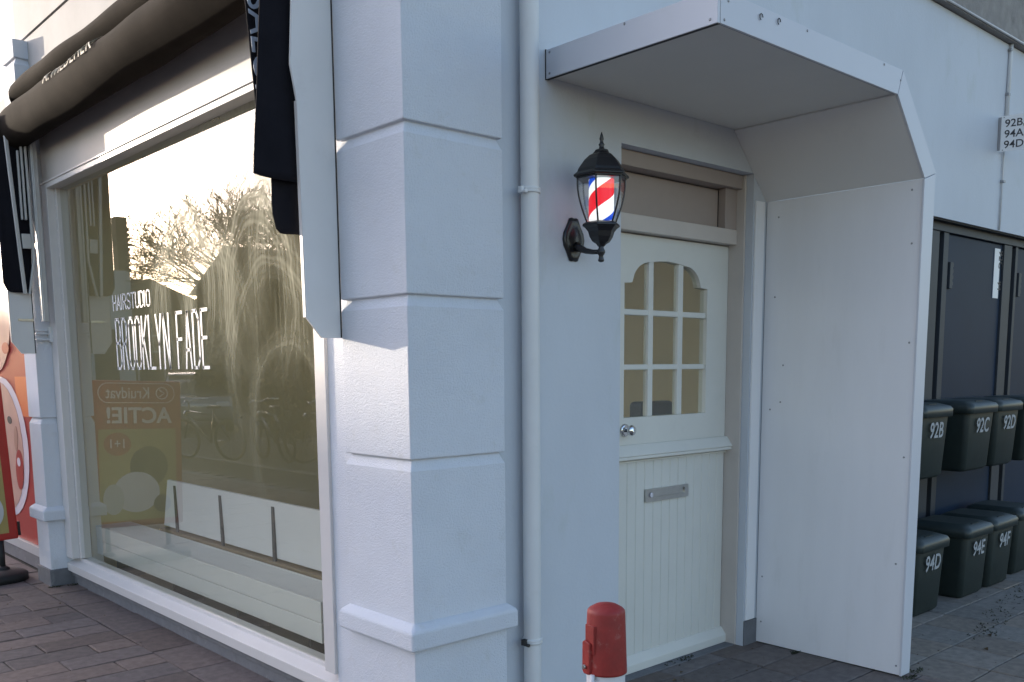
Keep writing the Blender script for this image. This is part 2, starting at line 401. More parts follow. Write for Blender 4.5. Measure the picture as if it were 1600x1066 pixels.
def paver_field(name, cells, h=.05, gap=.004, tone=(.15, .118, .108), jit=.22):
    """every stone is a slightly uneven bevelled block with its own tone; one paved surface"""
    bm = bmesh.new(); cl = bm.loops.layers.float_color.new('Col')
    for (x0, x1, y0, y1) in cells:
        g = gap/2 + random.uniform(0, .0012)
        a = x0+g; b = x1-g; c = y0+g; d = y1-g; e = .005
        dz = random.uniform(-.0025, .002); sx = random.uniform(-.003, .003); sy = random.uniform(-.003, .003)
        k = 1 + random.uniform(-jit, jit); w = random.uniform(-.06, .06)
        colr = (tone[0]*k*(1+w), tone[1]*k, tone[2]*k*(1-w), 1)
        def z(x, y): return dz + sx*(x-(a+b)/2)/.3 + sy*(y-(c+d)/2)/.2
        bt = [(a, c), (b, c), (b, d), (a, d)]
        tp = [(a+e, c+e), (b-e, c+e), (b-e, d-e), (a+e, d-e)]
        v0 = [bm.verts.new((x, y, -.03)) for x, y in bt]
        v1 = [bm.verts.new((x, y, z(x, y)-.004)) for x, y in bt]
        v2 = [bm.verts.new((x, y, z(x, y))) for x, y in tp]
        fs = [bm.faces.new(v2)]
        for p, q in ((v0, v1), (v1, v2)):
            for i in range(4): fs.append(bm.faces.new((p[i], p[(i+1) % 4], q[(i+1) % 4], q[i])))
        for f in fs:
            for lp in f.loops: lp[cl] = colr
    me = bpy.data.meshes.new(name); bm.to_mesh(me); bm.free(); me.materials.append(M_PAVE)
    o = bpy.data.objects.new(name, me); COL.objects.link(o); return tag(o, kind='structure')
cells = []
# pavement in front of the shop window: half-bond rows, then a border row against the wall
y = -2.0; k = 0
while y < 14:
    off = 0 if k % 2 else .21
    x = 1.84
    first = True
    while x > -1.4:
        w = (.21 if (first and k % 2) else .42); first = False
        cells.append((x-w, x, y, y+.203)); x -= w
    y += .203; k += 1
y = 2.3; k = 0
while y < 7.0 - .001 and y + .44 < 14:
    cells.append((1.843, 2.30, y, y+.44)); y += .44
while y < 14: cells.append((1.843, 2.02 , y, y+.44)); y += .44
paver_field('pavement', cells)
cells = []
# in front of the side wall: darker blocks up to the porch panel
y = 2.95; k = 0
while y > -1.2:
    x = 2.30 if y > 2.35 else 1.843; x -= .2 if k % 2 else 0
    if x < 1.84: x = 1.843
    while x < 4.42:
        w = .42 if not (k % 2 and x < 2.1) else .21
        cells.append((x, min(x+w, 4.43), y-.203, y)); x += w
    y -= .203; k += 1
paver_field('side_pavement', cells, tone=(.165, .14, .13))
cells = []
y = 2.95
while y > -1.2:
    x = 4.433
    while x < 11.5: cells.append((x, x+.303, y-.303, y)); x += .303
    y -= .303
paver_field('slab_pavement', cells, tone=(.25, .222, .19), jit=.14)
mb = MB(); mb.box(-1.55, -1.42, -4, 60, -.05, .003); mb.box(-2.75, -2.6, -4, 60, -.054, -.0)
tag(mb.build('kerb', mat('kerb_stone', (.17, .17, .165), .85, .2, 8, .5, 60)), kind='structure')

# ================================================================== BUILDING
ZT = 6.5
def ring_rect(x0, x1, y0, y1, z, d): return [(x0+d, y0+d, z), (x1-d, y0+d, z), (x1-d, y1-d, z), (x0+d, y1-d, z)]
def pillar(name, label, x0, x1, y0, y1, ztop, par_z, plinth=False):
    t = thing(name, (x0, y0, 0), label, 'pillar')
    # body: stacked blocks with sloping grooves between them, nothing below changes plane
    rings = [ring_rect(x0, x1, y0, y1, 0, 0), ring_rect(x0, x1, y0, y1, .465, 0)]
    for gz in par_z:
        if gz > ztop - .1: continue
        for (dz, d) in ((-.028, 0.0), (-.022, .003), (.010, .017), (.014, .017), (.0155, .003), (.017, 0)):
            rings.append(ring_rect(x0, x1, y0, y1, gz+dz, d))
    rings.append(ring_rect(x0, x1, y0, y1, ztop, 0))
    rr = []
    for a, b in zip(rings[:-1], rings[1:]):
        rr.append(a)
    rr.append(rings[-1])
    mb = MB(); mb.loft(rr)
    for f in mb.bm.faces: f.smooth = False
    # finely cut the long faces so the hand-trowelled unevenness is real
    bmesh.ops.bisect_plane
    o = mb.build('blocks', M_STUCCO, t, bevel=.004)
    # ledge with sloped, weathered top
    e = .035
    mb = MB()
    mb.loft([ring_rect(x0, x1, y0, y1, .462, -e), ring_rect(x0, x1, y0, y1, .535, -e), ring_rect(x0, x1, y0, y1, .560, -.004)])
    for f in mb.bm.faces: f.smooth = False
    mb.build('ledge', M_STUCCO, t, bevel=.009, bseg=3)
    if plinth:
        mb = MB(); mb.box(x0-.014, x1, y0-.014, y1+.01, -.02, .115); mb.build('plinth', M_PLINTH, t, bevel=.004)
    return t
pillar('corner_pillar', 'white block-jointed corner pillar of the building beside the downpipe', 1.997, 2.455, 2.755, 3.19, ZT, (1.155, 1.748, 2.341, 2.934, 3.527))
pillar('shop_front_pillar', 'slim white pillar with grey foot between the shop window and the red poster window', 1.940, 2.30, 6.985, 7.255, 3.66, (1.165, 1.755, 2.345, 2.94, 3.53), plinth=True)

# side wall (plane y = 2.815) with the door opening and storage opening
t = thing('side_wall', (3.2, 2.815, 0), 'pale rendered side wall around the dutch door and the dark storage doors', 'wall')
mb = MB()
mb.box(2.10, 3.201, 2.815, 2.99, -.05, 3.74)             # beside the pipe and lantern
mb.box(3.201, 4.213, 2.815, 2.99, 2.462, 3.74)           # above the door
mb.box(4.213, 5.1, 2.815, 2.99, -.05, 3.74)              # behind the porch panel
mb.box(5.1, 11.5, 2.815, 2.99, 2.458, 3.74)              # above the storage doors
bmesh.ops.remove_doubles(mb.bm, verts=mb.bm.verts, dist=1e-5)
mb.build('wall', M_WALL, t)
mb = MB(); mb.box(4.214, 4.328, 2.807, 2.814, 0, .135); mb.build('plinth', M_PLINTH, t)
mb = MB(); mb.box(4.222, 4.30, 2.803, 2.8145, .14, 2.33); mb.build('corner_strip', M_PANEL, t, bevel=.002)
mb = MB(); mb.box(2.46, 11.5, 2.772, 2.99, 3.745, ZT)
o = mb.build('concrete_band', M_CONC); tag(o, 'rough unpainted grey concrete upper wall above the pale side wall', 'wall')
mb = MB(); mb.tube([(6.2, 2.765, 3.757), (7.32, 2.76, 3.757), (11.4, 2.76, 3.755)], .007, 8)
o = mb.build('cable', M_PIPE); tag(o, 'thin pale cable running along the foot of the grey concrete', 'cable')

# shop front wall
t = thing('shop_front_wall', (2.06, 5, 2.75), 'pale rendered front wall above the folded awning and shop window', 'wall')
mb = MB(); mb.box(2.03, 2.20, 3.19, 7.23, 3.10, 3.68); mb.build('wall', M_UPPER, t)
mb = MB(); mb.box(2.022, 2.20, 3.19, 7.23, 3.69, ZT); mb.build('upper_wall', M_UPPER, t)
mb = MB(); mb.box(2.06, 2.20, 3.19, 3.405, -.05, 2.75); mb.build('side_strip', M_STUCCO, t)
mb = MB(); mb.box(2.062, 2.20, 3.19, 6.985, 2.756, 3.10); mb.build('fascia_board', M_BOX, t)
mb = MB(); mb.box(2.10, 8.0, 7.0, 7.22, -.05, ZT-.2); mb.build('party_wall', M_UPPER, t)

# ---------------- shop window
w = thing('shop_window', (2.06, 5.2, .1), 'large shop window with white lettering and street reflections', 'window')
mb = MB()
ya, yb = 3.405, 6.985
mb.prism([(2.046, .098), (2.046, .150), (2.108, .172), (2.108, .190), (2.17, .195), (2.17, .098)], 1, ya, yb)   # sill, as x-z profile
mb.build('sill', M_FRAME, w, bevel=.002)
mb = MB(); mb.box(2.046, 2.17, yb-.13, yb, .196, 2.752); mb.box(2.095, 2.165, yb-.165, yb-.13, .196, 2.705)
mb.box(2.046, 2.17, ya, ya+.085, .196, 2.752); mb.box(2.095, 2.165, ya+.085, ya+.12, .196, 2.705)
mb.box(2.046, 2.17, ya+.085, yb-.13, 2.706, 2.748); mb.box(2.038, 2.0455, ya, yb, 2.738, 2.750)
mb.build('frame', M_FRAME, w, bevel=.003)
mb = MB()
for k in range(30):
    z = .3 + k*.082; mb.lathe([(.0035, 0), (.003, -.003)], (2.094, yb-.148, z), 8, axis='x')
mb.build('screw_heads', M_WHITE, w)
mb = MB(); v = [mb.bm.verts.new(p) for p in ((2.120, ya+.10, .169), (2.120, yb-.15, .169), (2.120, yb-.15, 2.72), (2.120, ya+.10, 2.72))]; mb.bm.faces.new(v)
gl = mb.build('glass', M_GLASS, w)
stroke_text('small_lettering', 'HAIRSTUDIO', (2.115, 5.955, 1.864), (0, -1, 0), (0, 0, 1), .049, .086, .0672, .0090, M_WHITE, gl)
stroke_text('large_lettering', 'BROOKLYN FADE', (2.115, 5.935, 1.512), (0, -1, 0), (0, 0, 1), .070, .294, .1035, .0172, M_WHITE, gl)
mb = MB()
mb.box(2.085, 2.17, ya-.2, yb+.0, -.03, .055); mb.box(2.072, 2.17, ya-.2, yb, .056, .096)
o = mb.build('window_plinth', M_PLINTH, w, bevel=.004)

# ---------------- inside the shop
t = thing('shop_interior', (4, 5, 0), 'dim ochre room seen through the shop window and door panes', 'room')
mb = MB(); mb.box(2.175, 5.6, 2.995, 6.995, -.04, .055); mb.build('room_floor', M_IFLOOR, t)
mb = MB(); mb.box(5.6, 5.7, 2.995, 6.995, -.04, 3.0); mb.build('back_wall', M_IWALL, t)
mb = MB(); mb.box(2.21, 5.6, 6.94, 6.995, .056, 3.0); mb.build('end_wall', M_IWALL, t)
mb = MB(); mb.box(2.21, 5.6, 2.995, 6.995, 3.0, 3.05); mb.build('room_ceiling', M_ICEIL, t)

c = thing('floor_convector', (2.3, 5.4, .06), 'long pale enamelled convector heater with slotted top behind the shop glass', 'heater')
mb = MB(); mb.box(2.240, 2.252, 3.84, 6.93, .30, .402); mb.box(2.240, 2.252, 3.84, 6.93, .198, .297); mb.box(2.252, 2.49, 3.84, 3.852, .198, .402)
mb.box(2.252, 2.49, 6.918, 6.93, .198, .402); mb.box(2.478, 2.49, 3.852, 6.918, .198, .402); mb.build('casing', M_RAD, c, bevel=.003)
mb = MB(); mb.box(2.252, 2.478, 3.852, 6.918, .37, .376); mb.build('inner_tray', M_SEAL, c)
mb = MB()
x = 2.262
while x < 2.474: mb.box(x, x+.006, 3.853, 6.917, .380, .398); x += .0135
mb.build('grille', M_RAD, c)
for yy in (6.62, 5.65, 4.78, 4.0):
    mb = MB(); mb.box(2.27, 2.46, yy, yy+.02, .056, .197); mb.build('leg', M_SEAL, c)

b = thing('window_bench', (2.56, 5.4, .06), 'white window bench with three dark straps behind the convector', 'bench')
mb = MB(); mb.prism([(2.532, .43), (2.572, .745), (2.60, .745), (2.56, .43)], 1, 4.05, 6.42); mb.build('backrest', M_BENCHW, b, bevel=.003)
mb = MB(); mb.box(2.50, 2.95, 4.05, 6.42, .385, .415); mb.build('seat', M_WOOD, b, bevel=.003)
for yy, y2 in ((6.30, 6.17), (5.60, 5.48), (4.91, 4.82)):
    mb = MB(); mb.bm.verts.ensure_lookup_table()
    q = [(2.562, yy, .715), (2.562, yy-.028, .715), (2.512, y2-.028, .39), (2.512, y2, .39)]
    va = [mb.bm.verts.new(p) for p in q]; vb = [mb.bm.verts.new((p[0]+.012, p[1], p[2])) for p in q]
    mb.bm.faces.new(va); mb.bm.faces.new(vb[::-1])
    for i in range(4): mb.bm.faces.new((va[i], va[(i+1) % 4], vb[(i+1) % 4], vb[i]))
    mb.build('strap', M_STRAP, b)
for yy in (4.2, 6.25):
    for xx in (2.62, 2.88): mb = MB(); mb.box(xx, xx+.04, yy, yy+.04, .056, .384); mb.build('leg', M_WOOD, b)

CHX = .33
bc = thing('barber_chair', (4.88, 3.8, .056), 'dark padded barber chair showing its top behind the lower door panes', 'chair')
mb = MB(); mb.lathe([(.30, 0), (.30, .02), (.06, .05), (.045, .40)], (4.88, 3.85, .056), 28); mb.build('pedestal', M_STEEL, bc)
mb = MB(); mb.box(4.60, 5.16, 3.62, 4.10, .46, .60); mb.build('seat', M_COUNTER, bc, bevel=.04, bseg=3)
mb = MB(); mb.box(4.62, 5.14, 3.98, 4.10, .60, 1.12); mb.build('backrest', M_COUNTER, bc, bevel=.04, bseg=3)
mb = MB(); mb.box(4.71, 5.05, 3.95, 4.07, 1.13, 1.272); mb.build('headrest', M_COUNTER, bc, bevel=.03, bseg=3)
for x in (4.55, 5.16): mb = MB(); mb.box(x, x+.05, 3.62, 4.05, .78, .83); mb.build('armrest', M_COUNTER, bc, bevel=.015)

# ---------------- dutch door
d = thing('door', (3.7, 2.95, 0), 'cream dutch door with nine arched panes, chrome knob and letter slot under the porch', 'door')
cx = 3.703
def arc(cx0, cz0, rx, rz, a0, a1, n=10): return [(cx0 + rx*math.cos(R(a0+(a1-a0)*i/n)), cz0 + rz*math.sin(R(a0+(a1-a0)*i/n))) for i in range(n+1)]
zb = 1.258
hole = [(3.383, zb), (4.023, zb), (4.023, 1.888), (3.968, 1.892)]
hole += arc(3.835, 1.892, .128, .100, 0, 90, 8)[1:]
hole += [(3.77, 2.001), (cx, 2.005), (3.636, 2.001)]
hole += arc(3.571, 1.892, .128, .100, 90, 180, 8)[:-1]
hole += [(3.438, 1.892), (3.383, 1.888)]
leaf = shape2d('upper_leaf', [(3.215, 1.10), (4.198, 1.10), (4.198, 2.112), (3.215, 2.112)], [hole], .045, M_DOOR, (0, 2.9725, 0), (1, 0, 0), (0, 0, 1), d, bevel=.004)
mb = MB()
for a, b_ in ((3.565, 3.602), (3.793, 3.832)): mb.box(a, b_, 2.955, 2.988, zb, 2.004)
for a, b_ in ((1.741, 1.769), (1.484, 1.510)): mb.box(3.383, 4.023, 2.957, 2.986, a, b_)
mb.build('glazing_bars', M_DOOR, d, bevel=.005)
mb = MB(); mb.box(3.370, 4.035, 2.970, 2.973, zb-.01, 2.012)
v = None; mb.build('pane', M_DGLASS, d)
for x_ in (): pass
mb = MB(); mb.prism([(2.945, 1.052), (2.945, 1.10), (2.905, 1.073), (2.905, 1.060)], 0, 3.215, 4.222)
mb.prism([(2.945, 1.10), (2.945, 1.128), (2.935, 1.128), (2.900, 1.080), (2.905, 1.0735)], 0, 3.215, 4.222)
mb.build('weather_bar', M_DOOR, d, bevel=.003)
mb = MB()
x = 3.215; bw = .0655
while x < 4.19:
    x2 = min(x+bw, 4.198)
    mb.prism([(x+.004, 2.950), (x2-.004, 2.950), (x2, 2.955), (x2, 2.99), (x, 2.99), (x, 2.955)], 2, .06, 1.042)
    x = x2
mb.build('lower_leaf', M_DOOR, d)
mb = MB(); mb.box(3.215, 4.198, 2.938, 2.99, 1.0425, 1.0515); mb.build('moulding', M_DOOR, d, bevel=.002)
mb = MB(); mb.prism([(2.99, .005), (2.915, .005), (2.915, .045), (2.945, .085), (2.99, .085)], 0, 3.215, 4.212); mb.build('bottom_board', M_DOOR, d, bevel=.003)
lb = shape2d('letter_slot', [(3.541, .838), (3.876, .838), (3.876, .902), (3.541, .902)], [[(3.60, .858), (3.845, .858), (3.845, .888), (3.60, .888)]], .014, M_STEEL, (0, 2.944, 0), (1, 0, 0), (0, 0, 1), d, bevel=.002)
mb = MB(); mb.box(3.600, 3.845, 2.944, 2.949, .858, .888); mb.build('flap', M_STEEL, lb)
mb = MB(); mb.lathe([(.011, 0), (.013, .004), (.011, .006)], (3.575, 2.930, .872), 14, axis='y'); mb.build('bell_button', M_PALE, lb)
mb = MB(); mb.lathe([(.030, 0), (.030, -.006), (.022, -.010)], (3.388, 2.949, 1.200), 24, axis='y'); kb = mb.build('rose', M_CHROME, d)
mb = MB(); mb.lathe([(.009, 0), (.009, -.016), (.016, -.020), (.024, -.028), (.026, -.037), (.021, -.046), (.009, -.050), (.0, -.051)], (3.388, 2.940, 1.200), 24, axis='y'); mb.build('knob', M_CHROME, kb)
# frame round the door
fr = thing('door_frame', (3.7, 2.9, 0), 'taupe wooden frame and plain transom panel around the cream dutch door', 'door frame')
mb = MB(); mb.box(4.200, 4.2125, 2.858, 2.99, 0, 2.46); mb.build('jamb', M_TRIM, fr, bevel=.002)
mb = MB(); mb.box(4.10, 4.1995, 2.905, 2.949, 2.1925, 2.392); mb.build('transom_stile', M_TRIMD, fr, bevel=.002)
mb = MB(); mb.box(3.2015, 4.1995, 2.872, 2.99, 2.392, 2.46); mb.build('head', M_TRIMD, fr, bevel=.003)
mb = MB(); mb.box(3.2015, 4.1995, 2.900, 2.99, 2.118, 2.192); mb.build('transom_rail', M_TRIM, fr, bevel=.003)
mb = MB(); mb.box(3.2015, 4.096, 2.950, 2.99, 2.196, 2.386); mb.build('transom_panel', M_TRIMD, fr, bevel=.001)
mb = MB(); mb.box(3.2015, 4.1995, 2.975, 2.989, 2.193, 2.3915); mb.build('shadow_gap', M_SEAL, fr)
mb = MB(); mb.box(3.2015, 3.2145, 2.90, 2.99, 0, 2.117); mb.build('jamb', M_TRIM, fr)
mb = MB(); mb.box(3.2015, 4.199, 2.86, 2.995, -.03, .004); mb.build('threshold', M_PLINTH, fr)

# ---------------- porch canopy
p = thing('porch_canopy', (3.6, 2.4, 0), 'white angular porch of sheet panels with a full-height side panel over the door', 'porch')
yf, yw = 1.99, 2.814
mb = MB(); mb.box(2.757, 4.036, yf+.012, yw, 2.648, 2.735); mb.build('roof_panel', M_SOFFIT, p)
mb = MB(); mb.prism([(4.036, 2.648), (4.033, 2.640), (4.328, 2.333), (4.410, 2.365), (4.070, 2.735), (4.036, 2.735)], 1, yf+.012, yw); mb.build('chamfer_panel', mat('chamfer_panel_white', (.72, .71, .70), .5, .04, 2, stain=(.6, .59, .58), sscale=3, samt=.3), p)
mb = MB(); mb.box(4.330, 4.412, yf+.012, yw-.004, .006, 2.332); mb.build('side_panel', M_PANEL, p)
mb = MB(); mb.box(2.741, 2.756, yf, yw, 2.638, 2.748); mb.build('side_fascia', M_FASC, p, bevel=.0015)
mb = MB(); mb.prism([(2.758, 2.640), (4.031, 2.640), (4.068, 2.745), (2.758, 2.748)], 1, yf, yf+.011); mb.build('front_fascia', M_FASC, p, bevel=.0015)
mb = MB(); mb.prism([(4.034, 2.639), (4.322, 2.331), (4.432, 2.368), (4.072, 2.744)], 1, yf, yf+.011); mb.build('front_fascia', M_FASC, p, bevel=.0015)
mb = MB(); mb.prism([(4.324, .004), (4.411, .004), (4.430, 2.364), (4.322, 2.328)], 1, yf, yf+.011); mb.build('front_fascia', M_FASC, p, bevel=.0015)
mb = MB(); mb.box(2.744, 2.7555, yf+.002, yw-.002, 2.6355, 2.6375); mb.box(2.7565, 4.03, yf+.012, yf+.016, 2.6425, 2.6475)
mb.box(2.739, 2.7455, yw-.004, yw, 2.635, 2.75); mb.box(2.7563, 2.7578, yf+.001, yf+.01, 2.637, 2.746); mb.build('joint_seal', M_SEAL, p)

def screw(x, y, z, ax):
    mb = MB(); s = -1
    mb.lathe([(.0048, 0), (.0048, s*.0015), (.0025, s*.0025)], (x, y, z), 10, axis=ax); mb.build('screw', M_SCREW, p)
for (yy, zz) in ((2.78, .37), (2.02, .05), (2.045, .55), (2.76, 1.27), (2.03, 1.065), (2.69, 1.50), (2.70, 1.31), (2.03, 1.60), (2.75, 1.85), (2.04, 2.05), (2.74, 2.25), (2.05, 2.29), (2.78, .12)): screw(4.3295, yy, zz, 'x')
for (xx, zz) in ((2.80, 2.72), (2.78, 2.655), (3.3, 2.735), (3.9, 2.735), (4.05, 2.70)): screw(xx, yf-.0002, zz, 'y')
for (yy, zz) in ((2.02, 2.655), (2.79, 2.655), (2.79, 2.735), (2.4, 2.74)): screw(2.7408, yy, zz, 'x')
for xx, zz in ((2.992, 2.712), (3.105, 2.722)):
    mb = MB(); mb.tube([(xx + .010*math.cos(a*.9), yf-.004, zz + .011*math.sin(a*.9)) for a in range(6)], .0018, 6); mb.build('hook', M_SEAL, p)

# ---------------- downpipe
dpipe = thing('downpipe', (2.607, 2.765, 0), 'white round downpipe on the side wall next to the corner pillar', 'downpipe')
mb = MB(); mb.lathe([(.0365, 0), (.0365, 2.3), (.0375, 2.31), (.0375, ZT)], (2.607, 2.765, -.03), 32, caps=False); mb.build('pipe', M_PIPE, dpipe)
for z in (2.185, .372, 3.9):
    mb = MB(); mb.lathe([(.0372, -.011), (.0415, -.010), (.042, -.003), (.040, 0), (.042, .003), (.0415, .010), (.0372, .011)], (2.607, 2.765, z), 32)
    mb.box(2.600, 2.614, 2.80, 2.816, z-.008, z+.008); cl = mb.build('clamp', M_PIPE, dpipe)
    mb = MB(); mb.box(2.552, 2.571, 2.755, 2.775, z-.012, z+.012); mb.lathe([(.007, 0), (.007, -.03)], (2.560, 2.765, z-.008), 10, axis='y'); mb.build('clamp_bolt', M_PIPE if z > 1 else M_SEAL, cl)

# ---------------- barber lantern
LX, LY = 2.899, 2.655
L = thing('wall_lantern', (LX, 2.815, 2.02), 'black six-sided wall lantern with lit red, white and blue barber stripes', 'lantern')
ph = PI/6
mb = MB()
mb.lathe([(.116, 2.255), (.118, 2.262), (.102, 2.275), (.098, 2.286), (.088, 2.300), (.072, 2.322), (.052, 2.340), (.038, 2.347), (.030, 2.356)], (LX, LY, 0), 6, phase=ph, smooth=False)
mb.build('roof', M_BLACK, L, bevel=.002)
mb = MB(); mb.lathe([(.030, 2.354), (.026, 2.362), (.012, 2.366), (.009, 2.376), (.013, 2.383), (.008, 2.389), (.006, 2.397), (.009, 2.404), (.006, 2.418), (.001, 2.432)], (LX, LY, 0), 16); mb.build('finial', M_BLACK, L)
def hexr(z):  # cage radius by height: full shoulder, waist in at the foot
    tt = (z-2.078)/(2.256-2.078); return .060 + .040*math.sin(min(1, tt*1.15)*PI/2)
cage = MB()
for k in range(6):
    a = ph + k*PI/3
    cage.tube([(LX+hexr(z)*math.cos(a), LY+hexr(z)*math.sin(a), z) for z in [2.074+i*.0186 for i in range(11)]], .0038, 6)
cage.lathe([(.103, 2.247), (.106, 2.251), (.106, 2.257), (.09, 2.257)], (LX, LY, 0), 6, phase=ph, smooth=False)
cage.build('cage', M_BLACK, L)
mb = MB(); mb.lathe([(hexr(z)-.004, z) for z in [2.076+i*.0178 for i in range(11)]], (LX, LY, 0), 6, phase=ph, smooth=False, caps=False); mb.build('glass', M_LGLASS, L)
mb = MB(); mb.lathe([(.064, 2.080), (.078, 2.072), (.080, 2.064), (.068, 2.056), (.056, 2.042), (.050, 2.022), (.038, 2.004), (.022, 1.994), (.015, 1.985)], (LX, LY, 0), 6, phase=ph, smooth=False); mb.build('cup', M_BLACK, L, bevel=.0015)
mb = MB(); mb.lathe([(.013, 1.990), (.010, 1.980), (.016, 1.968), (.017, 1.960), (.009, 1.948), (.011, 1.936), (.013, 1.930), (.010, 1.924), (.001, 1.922)], (LX, LY, 0), 16); mb.build('drop', M_BLACK, L)
mb = MB(); mb.tube([(LX, 2.80, 2.000), (LX, 2.775, 1.990), (LX, 2.74, 1.975), (LX, 2.70, 1.967), (LX, 2.66, 1.964)], [.020, .016, .012, .010, .009], 12); mb.build('arm', M_BLACK, L)
mb = MB()
rings = []
for sc_, yy in ((1, 2.815), (1, 2.808), (.82, 2.800), (.72, 2.803), (.5, 2.797), (.15, 2.79)):
    ring = []
    for k in range(24):
        a = 2*PI*k/24
        rx = .052*(.62+.38*abs(math.cos(a))**1.0) ; rz = .092
        sx = math.copysign(abs(math.cos(a))**1.15, math.cos(a)); sz = math.copysign(abs(math.sin(a))**.9, math.sin(a))
        q = .056*sx*(1+.12*math.cos(4*a)); zz = .092*sz*(1+.06*math.cos(6*a))
        ring.append((LX + q*sc_, yy, 2.027 + zz*sc_))
    rings.append(ring)
mb.loft(rings); mb.build('wall_plate', M_BLACK, L)
# lit striped cylinder
bm_ = bpy.data.materials.new('barber_stripes'); bm_.use_nodes = True
n, l = bm_.node_tree.nodes, bm_.node_tree.links; bs = n['Principled BSDF']
tcn = n.new('ShaderNodeTexCoord'); mp = n.new('ShaderNodeMapping'); mp.inputs['Location'].default_value = (-LX, -LY, 0); l.new(tcn.outputs['Object'], mp.inputs[0])
sp = n.new('ShaderNodeSeparateXYZ'); l.new(mp.outputs[0], sp.inputs[0])
at = n.new('ShaderNodeMath'); at.operation = 'ARCTAN2'; l.new(sp.outputs[1], at.inputs[0]); l.new(sp.outputs[0], at.inputs[1])
a1 = n.new('ShaderNodeMath'); a1.operation = 'DIVIDE'; l.new(at.outputs[0], a1.inputs[0]); a1.inputs[1].default_value = 2*PI
z1 = n.new('ShaderNodeMath'); z1.operation = 'MULTIPLY'; l.new(sp.outputs[2], z1.inputs[0]); z1.inputs[1].default_value = -4.7
ad = n.new('ShaderNodeMath'); ad.operation = 'ADD'; l.new(a1.outputs[0], ad.inputs[0]); l.new(z1.outputs[0], ad.inputs[1])
of = n.new('ShaderNodeMath'); of.operation = 'ADD'; l.new(ad.outputs[0], of.inputs[0]); of.inputs[1].default_value = 10.925
fr_ = n.new('ShaderNodeMath'); fr_.operation = 'FRACT'; l.new(of.outputs[0], fr_.inputs[0])
ramp = n.new('ShaderNodeValToRGB'); ramp.color_ramp.interpolation = 'CONSTANT'
e = ramp.color_ramp.elements; e[0].position = 0; e[0].color = (.88, .9, .84, 1); e[1].position = .12; e[1].color = (.75, .01, .02, 1)
q = e.new(.47); q.color = (.92, .92, .9, 1); q = e.new(.78); q.color = (.01, .07, .55, 1); q = e.new(.93); q.color = (.88, .9, .84, 1)
l.new(fr_.outputs[0], ramp.inputs[0]); l.new(ramp.outputs[0], bs.inputs['Base Color']); l.new(ramp.outputs[0], bs.inputs['Emission Color'])
bs.inputs['Emission Strength'].default_value = .33; bs.inputs['Roughness'].default_value = .3
mb = MB(); mb.lathe([(.0, 2.086), (.050, 2.086), (.051, 2.10), (.051, 2.245), (.05, 2.25)], (LX, LY, 0), 40); mb.build('striped_lamp', bm_, L)

# ---------------- bollard
BX, BY = 1.905, 1.72
Bo = thing('bollard', (BX, BY, 0), 'red and white fold-down steel post in front of the door', 'bollard')
mb = MB(); mb.lathe([(.0545, -.01), (.0545, .66)], (BX, BY, 0), 40, caps=False); mb.lathe([(.085, -.004), (.085, .010), (.056, .012)], (BX, BY, 0), 32); mb.build('white_post', M_BWHITE, Bo)
mb = MB(); mb.lathe([(.0545, .652), (.0595, .651), (.0595, .656), (.0530, .822), (.0520, .828), (.046, .834), (.030, .843), (.012, .847), (.001, .848)], (BX, BY, 0), 48); mb.build('red_cap', M_RED, Bo)
ang = math.atan2(-r2.y, -r2.x) + .55
mm = Matrix.Translation((BX, BY, 0)) @ Matrix.Rotation(ang, 4, 'Z')
mb = MB(); mb.box(.044, .059, -.018, .022, .712, .792, m=mm); mb.build('hinge_plate', M_RED, Bo, bevel=.002)
mb = MB(); mb.prism([(-.022, .662), (-.016, .652), (.006, .652), (.012, .662), (.012, .742), (-.010, .750), (-.022, .742)], 0, .046, .067); bmesh.ops.transform(mb.bm, matrix=mm, verts=mb.bm.verts); hp = mb.build('lock_plate', M_RED, Bo, bevel=.003)
mb = MB(); mb.lathe([(.006, 0), (.006, .007)], (.067, -.006, .674), 12, axis='x'); bmesh.ops.transform(mb.bm, matrix=mm, verts=mb.bm.verts); mb.build('bolt', M_STEEL, hp)
mb = MB(); mb.tube([(.060, .018, .40), (.060, .018, .655)], .007, 8); bmesh.ops.transform(mb.bm, matrix=mm, verts=mb.bm.verts); mb.build('hinge_rod', M_BWHITE, Bo)

# ================================================================== STORAGE DOORS AND BINS
Gs = 'dark storage doors in the side wall recess'
def store_door(x0, x1, label):
    t = thing('storage_door', ((x0+x1)/2, 2.9, 0), label, 'storage door', Gs)
    mb = MB(); mb.box(x0, x1, 2.900, 2.93, .04, 2.388); mb.build('panel', M_DARKDOOR, t, bevel=.003)
    mb = MB(); mb.box(x0+.03, x0+.075, 2.880, 2.899, 2.02, 2.20)
    for k in range(4): mb.box(x0+.078, x0+.095, 2.884, 2.899, 2.045+k*.042, 2.068+k*.042)
    mb.build('vent_lock', M_ALU if False else M_DARKFR, t, bevel=.002)
    return t
sd1 = store_door(6.68, 7.645, 'dark blue-grey storage door with two white stickers above the bins')
sd2 = store_door(7.925, 8.89, 'dark storage door cut off by the right picture edge')
sd0 = store_door(5.43, 6.40, 'dark storage door mostly hidden behind the white porch panel')
for z0, z1, s in ((2.14, 2.30, '92C'), (1.98, 2.12, '94')):
    pass
mb = MB(); mb.box(7.50, 7.60, 2.895, 2.899, 1.99, 2.355); st = mb.build('sticker', M_WHITE, sd1)
text('sticker_text', '92C', .10, M_INK, (7.58, 2.894, 2.345), (0, 0, -1), (1, 0, 0), st, xs=.8); text('sticker_text', '94', .09, M_INK, (7.58, 2.894, 2.12), (0, 0, -1), (1, 0, 0), st, xs=.8)
t = thing('storage_frame', (6.5, 2.93, 0), 'dark steel frame around the storage doors', 'frame')
mb = MB()
